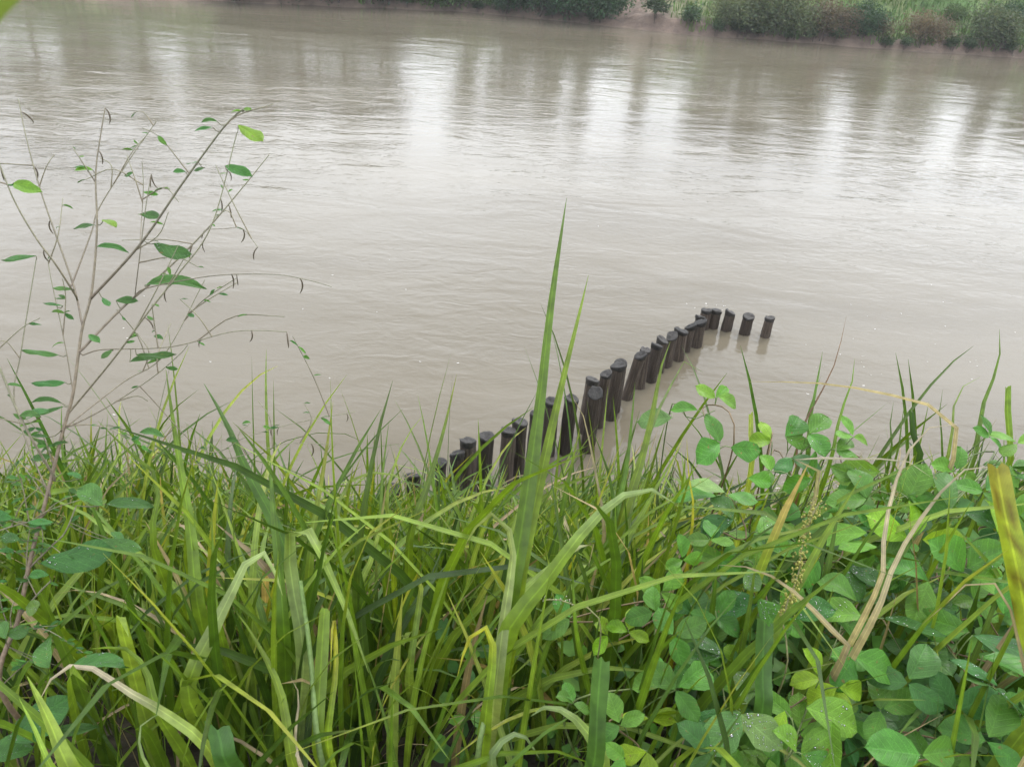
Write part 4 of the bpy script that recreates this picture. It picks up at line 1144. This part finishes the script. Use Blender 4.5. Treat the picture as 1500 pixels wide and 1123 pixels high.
SHL = [  # base px, tip px, kind
    (225, 357, 276, 365, 'mid', .5), (330, 243, 366, 253, 'mid', .5), (300, 246, 284, 241, 'mid', .8), (272, 252, 254, 247, 'mid', .6), (206, 313, 230, 314, 'mid', .7), (349, 184, 384, 214, 'lime', .55),
    (312, 187, 286, 186, 'mid', .4), (318, 178, 294, 170, 'mid', .4), (136, 249, 110, 248, 'fresh', .6), (20, 268, 54, 271, 'fresh', .6), (152, 322, 170, 338, 'lime', .7), (140, 330, 108, 329, 'mid', .5),
    (53, 375, 0, 372, 'mid', .25), (140, 362, 180, 362, 'mid', .25), (108, 424, 78, 419, 'blue', .35), (92, 448, 66, 434, 'blue', .3), (212, 418, 290, 414, 'mid', .22), (170, 440, 195, 436, 'blue', .5), (150, 436, 160, 448, 'blue', .6),
    (130, 490, 145, 500, 'blue', .6), (165, 512, 150, 525, 'blue', .6), (200, 520, 254, 519, 'mid', .2), (190, 530, 220, 512, 'mid', .3), (86, 520, 36, 514, 'blue', .2), (96, 560, 46, 556, 'blue', .3), (90, 590, 46, 582, 'blue', .25), (94, 595, 60, 610, 'blue', .25),
    (30, 608, 60, 592, 'mid', .5), (60, 610, 28, 606, 'blue', .5), (70, 640, 48, 632, 'mid', .5), (45, 672, 62, 662, 'mid', .6), (100, 648, 75, 650, 'blue', .3),
    (150, 740, 112, 712, 'blue', .75), (155, 738, 208, 715, 'blue', .4), (60, 825, 152, 790, 'blue', .5), (40, 765, 62, 752, 'blue', .4), (72, 842, 40, 843, 'blue', .55), (150, 790, 200, 803, 'blue', .4), (180, 795, 165, 775, 'blue', .6),
    (100, 980, 165, 948, 'blue', .42), (72, 978, 48, 938, 'blue', .75), (15, 1085, 70, 1022, 'blue', .7), (65, 1075, 128, 1060, 'blue', .3), (-15, 1110, 30, 1100, 'blue', .8), (8, 935, -10, 910, 'blue', .7), (10, 930, 30, 922, 'blue', .8), (38, 890, 75, 888, 'pale', .6), (18, 760, -20, 740, 'blue', .5), (30, 790, -10, 782, 'blue', .5),
    (355, 163, 340, 160, 'fresh', .5), (356, 160, 365, 157, 'fresh', .6), (240, 640, 205, 620, 'blue', .4), (120, 700, 100, 690, 'blue', .5),
]
poolS = np.vstack([main] + brS)
px_, py_, dd_ = project(poolS)
for (ax, ay, bx, by, kd, wd) in SHL:
    i = np.argmin(np.hypot(px_ - ax, py_ - ay))
    dep = dd_[i] if ay < 700 else dd_[i] - 0.06
    A, B = at(ax, ay, dep), at(bx, by, dep - 0.01)
    L = np.linalg.norm(B - A)
    nrm = leaf_normal(rng, .15) if ay < 700 else leaf_normal(rng, .3)
    S = spline(np.array([poolS[i], (poolS[i] + A) / 2 + [0, 0, -.004], A]), 5)
    link('petiole', tube_mesh('petiole', S - sf, np.full(5, .0009), M_STEM, (.12, .12, .06), 4), shrub)
    if kd == 'mid' and ay < 700: kd = 'blue'
    place_leaflet(shrub, A, B - A, nrm, L * 1.12, kd, 1 if (ay > 690 or rng.random() < .2) else 0, rng, max(.35, wd * 1.25))
for k in range(300):                                  # small narrow leaves along the twigs
    S = (tw + brS)[rng.integers(len(brS) + len(tw))] if k < 150 else tw[rng.integers(18)]
    A = S[rng.integers(len(S) // 3, len(S))]
    d = img_dir(rng.choice([0, 180]) + rng.normal(0, 28))
    place_leaflet(shrub, A, d, leaf_normal(rng, .35), rng.uniform(7, 22) / F * SH_D, rng.choice(['blue', 'blue', 'mid']), 0, rng, rng.uniform(.3, .65))
def pod_mesh(rng):
    c = rng.uniform(.6, 1.6); t = np.linspace(0, 1, 7)
    P = np.stack([np.sin(t * c) / c, 0 * t, -(1 - np.cos(t * c)) / c - .25 * t], -1)
    return tube_mesh('pod', P, np.array([.02, .045, .055, .06, .055, .045, .02]), M_STEM, (.10, .08, .05), 5)
PODS = [pod_mesh(rng) for _ in range(4)]
PODPX = [(308, 290), (316, 285), (345, 305), (352, 318), (350, 345), (372, 352), (378, 360), (275, 310), (290, 325), (318, 325), (268, 345), (285, 340), (232, 375), (242, 388), (340, 395), (320, 408), (348, 428), (352, 430), (440, 422), (444, 430), (418, 490), (402, 495), (258, 432), (263, 445), (246, 255), (278, 500), (335, 255), (85, 305), (70, 325), (62, 330), (76, 160), (15, 180), (15, 235), (30, 240), (35, 245), (128, 175), (140, 215), (165, 165), (170, 160), (160, 205), (222, 250), (230, 248), (365, 515), (370, 528), (310, 540), (318, 530), (395, 640), (410, 630), (455, 665), (440, 640), (510, 615), (516, 625), (405, 610), (470, 640), (220, 470), (232, 430), (300, 355), (192, 412), (66, 362)]
for (ax, ay) in PODPX[::2]:
    i = np.argmin(np.hypot(px_ - ax, py_ - ay))
    A = poolS[i]
    L = rng.uniform(11, 22) / F * dd_[i]
    m4 = Matrix.Translation(A - sf) @ Matrix.Rotation(rng.uniform(0, 6.28), 4, 'Z') @ Matrix.Rotation(rng.uniform(0.1, 1.1), 4, 'Y') @ Matrix.Scale(L, 4)
    link('pod', PODS[rng.integers(4)], shrub, m4)

# ------------------------------------------------------------------ far bank plants
def crown_geo(rng, clumps, leaves, leaf, shape, col, spread=0.35):
    """clumps: (n,3) centres; leaf quads spread round each"""
    n = len(clumps) * leaves
    ci = np.repeat(np.arange(len(clumps)), leaves)
    P = clumps[ci] + rng.normal(0, 1, (n, 3)) * np.array([spread, spread, spread * 0.75])
    N = rng.normal(0, 0.7, (n, 3)) + [0, 0, 0.6]; N /= np.linalg.norm(N, axis=1, keepdims=True)
    X = np.cross(N, rng.normal(0, 1, (n, 3))); X /= np.linalg.norm(X, axis=1, keepdims=True); Y = np.cross(N, X)
    s = (leaf * rng.uniform(.6, 1.3, n))[:, None]
    V = np.stack([P - X * s, P - Y * s * .45, P + X * s, P + Y * s * .45], 1).reshape(-1, 3)
    Q = np.arange(n * 4).reshape(-1, 4)
    tone = rng.uniform(.7, 1.3, len(clumps))[ci]
    C = np.asarray(col)[None] * (tone * rng.uniform(.88, 1.12, n))[:, None]
    C[:, 0] *= rng.uniform(.85, 1.2, n)
    return V, Q, np.repeat(C, 4, 0)

def woody(rng, h, spread, trunks, r0, limbs):
    """trunk and limbs as tubes; returns geometry parts and limb tips"""
    parts, tips = [], []
    for k in range(trunks):
        a = rng.uniform(0, 6.28); ln = rng.uniform(.05, .3) * spread * (1 if trunks > 1 else .3)
        topP = np.array([math.cos(a) * ln, math.sin(a) * ln, h * rng.uniform(.55, .8)])
        base = np.array([math.cos(a), math.sin(a), 0]) * (0.12 if trunks > 1 else 0) * spread
        base[2] = -0.15
        mid = (base + topP) / 2 + rng.normal(0, .06, 3) * h * .4
        S = spline(np.array([base, mid, topP]), 9)
        V, Q, _ = tube_geo(S, np.linspace(r0, r0 * .35, 9), 6)
        parts.append((V, Q, (.1, .08, .06)))
        for j in range(limbs):
            i = rng.integers(3, 9)
            b = a + rng.normal(0, 1.5) + j
            e = S[i] + np.array([math.cos(b) * spread * rng.uniform(.25, .5), math.sin(b) * spread * rng.uniform(.25, .5), h * rng.uniform(.05, .32)])
            L = spline(np.array([S[i], (S[i] + e) / 2 + [0, 0, -.03 * h], e]), 5)
            V, Q, _ = tube_geo(L, np.linspace(r0 * .4, r0 * .1, 5), 5)
            parts.append((V, Q, (.1, .08, .06)))
            tips += [e, L[3]]
    return parts, np.array(tips)

def plant_proto(seed, h, spread, trunks, r0, limbs, nclump, leaves, leaf, col, low=0.1, csp=0.3):
    rng = np.random.default_rng(seed)
    parts, tips = woody(rng, h, spread, trunks, r0, limbs)
    V, Q, C = join_geo(parts)
    trunk = mesh_np('trunk', V, Q, M_BARK, C)
    cl = []
    while len(cl) < nclump:
        p = rng.uniform(-1, 1, 3)
        if np.linalg.norm(p) > 1 or (np.linalg.norm(p) < .45 and rng.random() < .6): continue
        cl.append([p[0] * spread * .5, p[1] * spread * .5, h * (low + (1 - low) * (.5 + .5 * p[2]))])
    cl = np.vstack([np.array(cl), tips])
    crown = mesh_np('crown', *crown_geo(rng, cl, leaves, leaf, None, col, csp)[:2], M_FAR, None)
    V, Q, C = crown_geo(np.random.default_rng(seed), cl, leaves, leaf, None, col, csp)
    crown = mesh_np('crown', V, Q, M_FAR, C, None, False)
    return trunk, crown

PROTO = {
    'dark': plant_proto(1, 2.6, 3.2, 5, .06, 5, 40, 70, .10, (.045, .095, .042), .1, .36),
    'green': plant_proto(2, 2.0, 2.6, 4, .04, 5, 30, 70, .09, (.08, .15, .045), .05, .32),
    'grey': plant_proto(3, 2.2, 2.4, 6, .035, 5, 20, 60, .08, (.085, .115, .055), .1, .34),
    'brown': plant_proto(4, 1.7, 2.0, 7, .03, 6, 10, 30, .07, (.13, .11, .07), .1, .3),
    'small': plant_proto(5, 1.2, .9, 3, .025, 3, 14, 30, .085, (.06, .10, .045), .25, .16),
    'tree': plant_proto(6, 4.6, 3.4, 1, .13, 9, 46, 60, .17, (.045, .085, .035), .35, .36),
    'tree2': plant_proto(7, 5.4, 3.0, 1, .14, 9, 44, 60, .16, (.055, .095, .035), .35, .34),
    'slim': plant_proto(8, 5.2, 1.5, 1, .09, 7, 22, 46, .15, (.055, .09, .04), .3, .26),
}
def far_plant(kind, x, y, sc, rz, name, label, cat, group, sz=None):
    z = float(far_z(x, y))
    t = thing(name, label, cat, (x, y, z - 0.05), group)
    t.rotation_euler = (0, 0, rz); t.scale = (sc, sc, sz or sc)
    a, b = PROTO[kind]
    link('trunk', a, t); link('crown', b, t)
    return t
rng = np.random.default_rng(77)
def fx(px, y):                                   # photo column to x at the far bank
    return (px - 750) / F * (y * 0.858 + 2.6)
def shrubs(kind, cols, label, group, d=0.35, sc=1.0, name='shrub'):
    for c in cols:
        px, s = c[0], c[1]; dd = c[2] if len(c) > 2 else d
        x = fx(px, 43.5); y = float(far_edge(x)) + dd
        far_plant(kind, x, y, s * sc, rng.uniform(0, 6.28), name, label, 'shrub', group)
shrubs('dark', [(330, .8), (395, .9), (455, .85), (520, .95), (700, .6), (745, .85), (795, .9), (838, .75)], 'dark green bush overhanging the far waterline on the stretch before the bare landing', 'dark bushes upstream of the bare landing', .3)
shrubs('green', [(600, .85), (640, .8)], 'yellowish green bush at the far waterline between dark bushes', 'yellowish bushes on the far bank')
shrubs('small', [(918, .95), (966, .9)], 'small bush on the bare earth landing of the far bank', 'small bushes on the bare landing', .35)
shrubs('grey', [(1012, .6, .6), (1040, .8), (1075, .95), (1112, .7), (1385, .85, .5), (1402, .6, .9)], 'grey-green bush leaning over the eroded far bank', 'grey-green bushes on the far bank')
shrubs('brown', [(1148, .9), (1178, .65), (1228, .55, .5), (1286, .8, .5), (1312, .6, .7)], 'brownish half-bare bush on the eroded far bank', 'brownish bushes on the far bank')
shrubs('dark', [(1202, .55, .6), (1498, .7, .6), (1545, .9, .6), (1600, .9, .7), (1660, 1., .7), (1435, .45, 2.8), (1300, .6, 6.5), (1165, .7, 5.4)], 'dark green bush on the grassy far slope past the bare landing', 'dark bushes on the grassy far slope', .5)
shrubs('green', [(1065, .7, 2.6), (1360, .4, 3.0), (1470, .45, 3.4)], 'light green bush higher up the grassy far slope', 'light bushes up the far slope')
shrubs('small', [(c_, .45 + .35 * ((c_ * 7) % 11) / 11, .12) for c_ in (560, 660, 700, 770, 830, 1000, 1030, 1060, 1100, 1135, 1165, 1240, 1262, 1330, 1352, 1412, 1440, 1470)], 'low scrub rooted in the eroded earth at the far waterline', 'low scrub along the far waterline', .12)
TREES = [(-52, 'tree', 1.1), (-46, 'tree2', 1.0), (-41, 'tree', 1.2), (-36, 'tree2', .9), (-31.5, 'tree', 1.0), (-28, 'tree2', 1.0), (-24.5, 'tree', .95), (-21.5, 'tree2', .85), (-18.6, 'tree', 1.0), (-16, 'tree2', .9),
         (-13.4, 'tree', .95), (-11, 'tree2', .85), (-8.9, 'tree', .85), (-4.2, 'slim', .95), (-1.8, 'tree', .85), (.6, 'tree2', .75), (2.6, 'slim', .8),
         (6.1, 'slim', .6), (10.2, 'tree', .8), (12.8, 'tree2', .8), (15.2, 'tree', .75), (18.6, 'slim', .75), (21.6, 'tree', .75), (24.8, 'slim', .8), (27.5, 'tree', .65), (32, 'tree2', .7), (37, 'tree', .8), (42, 'tree2', .8), (47, 'tree', .9), (53, 'tree2', 1.)]
for x, k, s in TREES:
    y = float(far_edge(x)) + 6.0 + rng.uniform(-.6, 1.2)
    up = x < 4
    nm, lb, gp = 'tree', ('broad leafy tree on the far bank upstream of the bare landing' if up else 'broad leafy tree on the far slope past the bare landing'), ('trees upstream of the landing' if up else 'trees past the landing')
    if k == 'slim': lb, gp = 'slim leafy tree standing apart on the far bank', 'slim trees on the far bank'
    far_plant(k, x, y, s, rng.uniform(0, 6.28), nm, lb, 'tree', gp)

# rough grass on the far slope
n = 34000
x = rng.uniform(-32, 46, n); dd = 0.2 + 11 * rng.random(n) ** 1.2; y = far_edge(x) + dd
bare = np.exp(-((x - 4.5) / 3.0) ** 2) * smooth01((6.5 - dd) / 2.0)
ok = (rng.random(n) > bare * 1.1) & (vnoise(x, y, .8) > -0.75) & (dd > 0.35 + .6 * vnoise(x, y, 1.3))
x, y = x[ok], y[ok]; n = len(x)
R_ = np.stack([x, y, far_z(x, y) - .03], -1)
fc = np.array([.105, .185, .058]) * rng.uniform(.6, 1.35, (n, 1)) + np.clip(vnoise(x, y, .45), 0, 1)[:, None] * np.array([.05, .04, .01])
V, Q, C, _ = blade_field(R_, rng.uniform(0, 6.28, n), np.abs(rng.normal(.2, .2, n)), rng.uniform(.25, .6, n), rng.uniform(.04, .09, n), rng.uniform(.2, 1.2, n), rng.normal(0, .4, n), fc, fc, np.ones(n), 3)
tag(link('grass', mesh_np('grass', V, Q, M_FAR, C)), 'rough green grass on the far river bank', 'grass', kind='stuff')

# ------------------------------------------------------------------ foam flecks drifting on the river
n = 190
fl = []
v = np.array([(math.cos(a), math.sin(a), 0) for a in np.arange(7) * 2 * math.pi / 7])
Vf, Ff = [], []
def fleck(P, s, e):
    global Vf, Ff
    k = len(Vf)
    a = rng.uniform(-.5, .3)
    for q in v:
        rr = s * rng.uniform(.5, 1.1)
        u, w_ = q[0] * rr * e, q[1] * rr
        Vf.append((P[0] + u * math.cos(a) - w_ * math.sin(a), P[1] + u * math.sin(a) + w_ * math.cos(a), 0.004))
    Vf.append((P[0], P[1], 0.004 + s * .25))
    for i in range(7): Ff.append((k + i, k + (i + 1) % 7, k + 7))
for _ in range(34): fleck(hit_z(rng.uniform(1180, 1500), rng.normal(525, 40)), rng.uniform(.004, .012), rng.uniform(1, 2.4))
for _ in range(16): fleck(hit_z(rng.uniform(80, 900), rng.uniform(330, 620)), rng.uniform(.004, .013), rng.uniform(1, 3))
for _ in range(10): fleck(hit_z(rng.normal(1050, 22), rng.normal(447, 4)), rng.uniform(.005, .012), rng.uniform(1, 2))
fm = bpy.data.meshes.new('foam'); fm.from_pydata(Vf, [], Ff); fm.materials.append(M_FOAM)
tag(link('foam', fm), 'tiny white foam flecks drifting on the brown water', 'foam', kind='stuff')

# ------------------------------------------------------------------ humid air
hm, hn, hl, ho = new_mat('humid_air')
pv = hn.new('ShaderNodeVolumePrincipled')
pv.inputs['Color'].default_value = (0.92, 0.95, 1.0, 1)
pv.inputs['Density'].default_value = 0.0009
hl.new(pv.outputs['Volume'], ho.inputs['Volume'])
hv = [(x, y, z) for z in (-20.0, 40.0) for x, y in ((-1000, -400), (1000, -400), (1000, 1000), (-1000, 1000))]
hf = [(0, 3, 2, 1), (4, 5, 6, 7), (0, 1, 5, 4), (1, 2, 6, 5), (2, 3, 7, 6), (3, 0, 4, 7)]
hme = bpy.data.meshes.new('haze'); hme.from_pydata(hv, [], hf); hme.materials.append(hm)
tag(link('haze', hme), 'thin humid haze over the whole river valley', 'haze', kind='stuff')

bpy.context.view_layer.update()
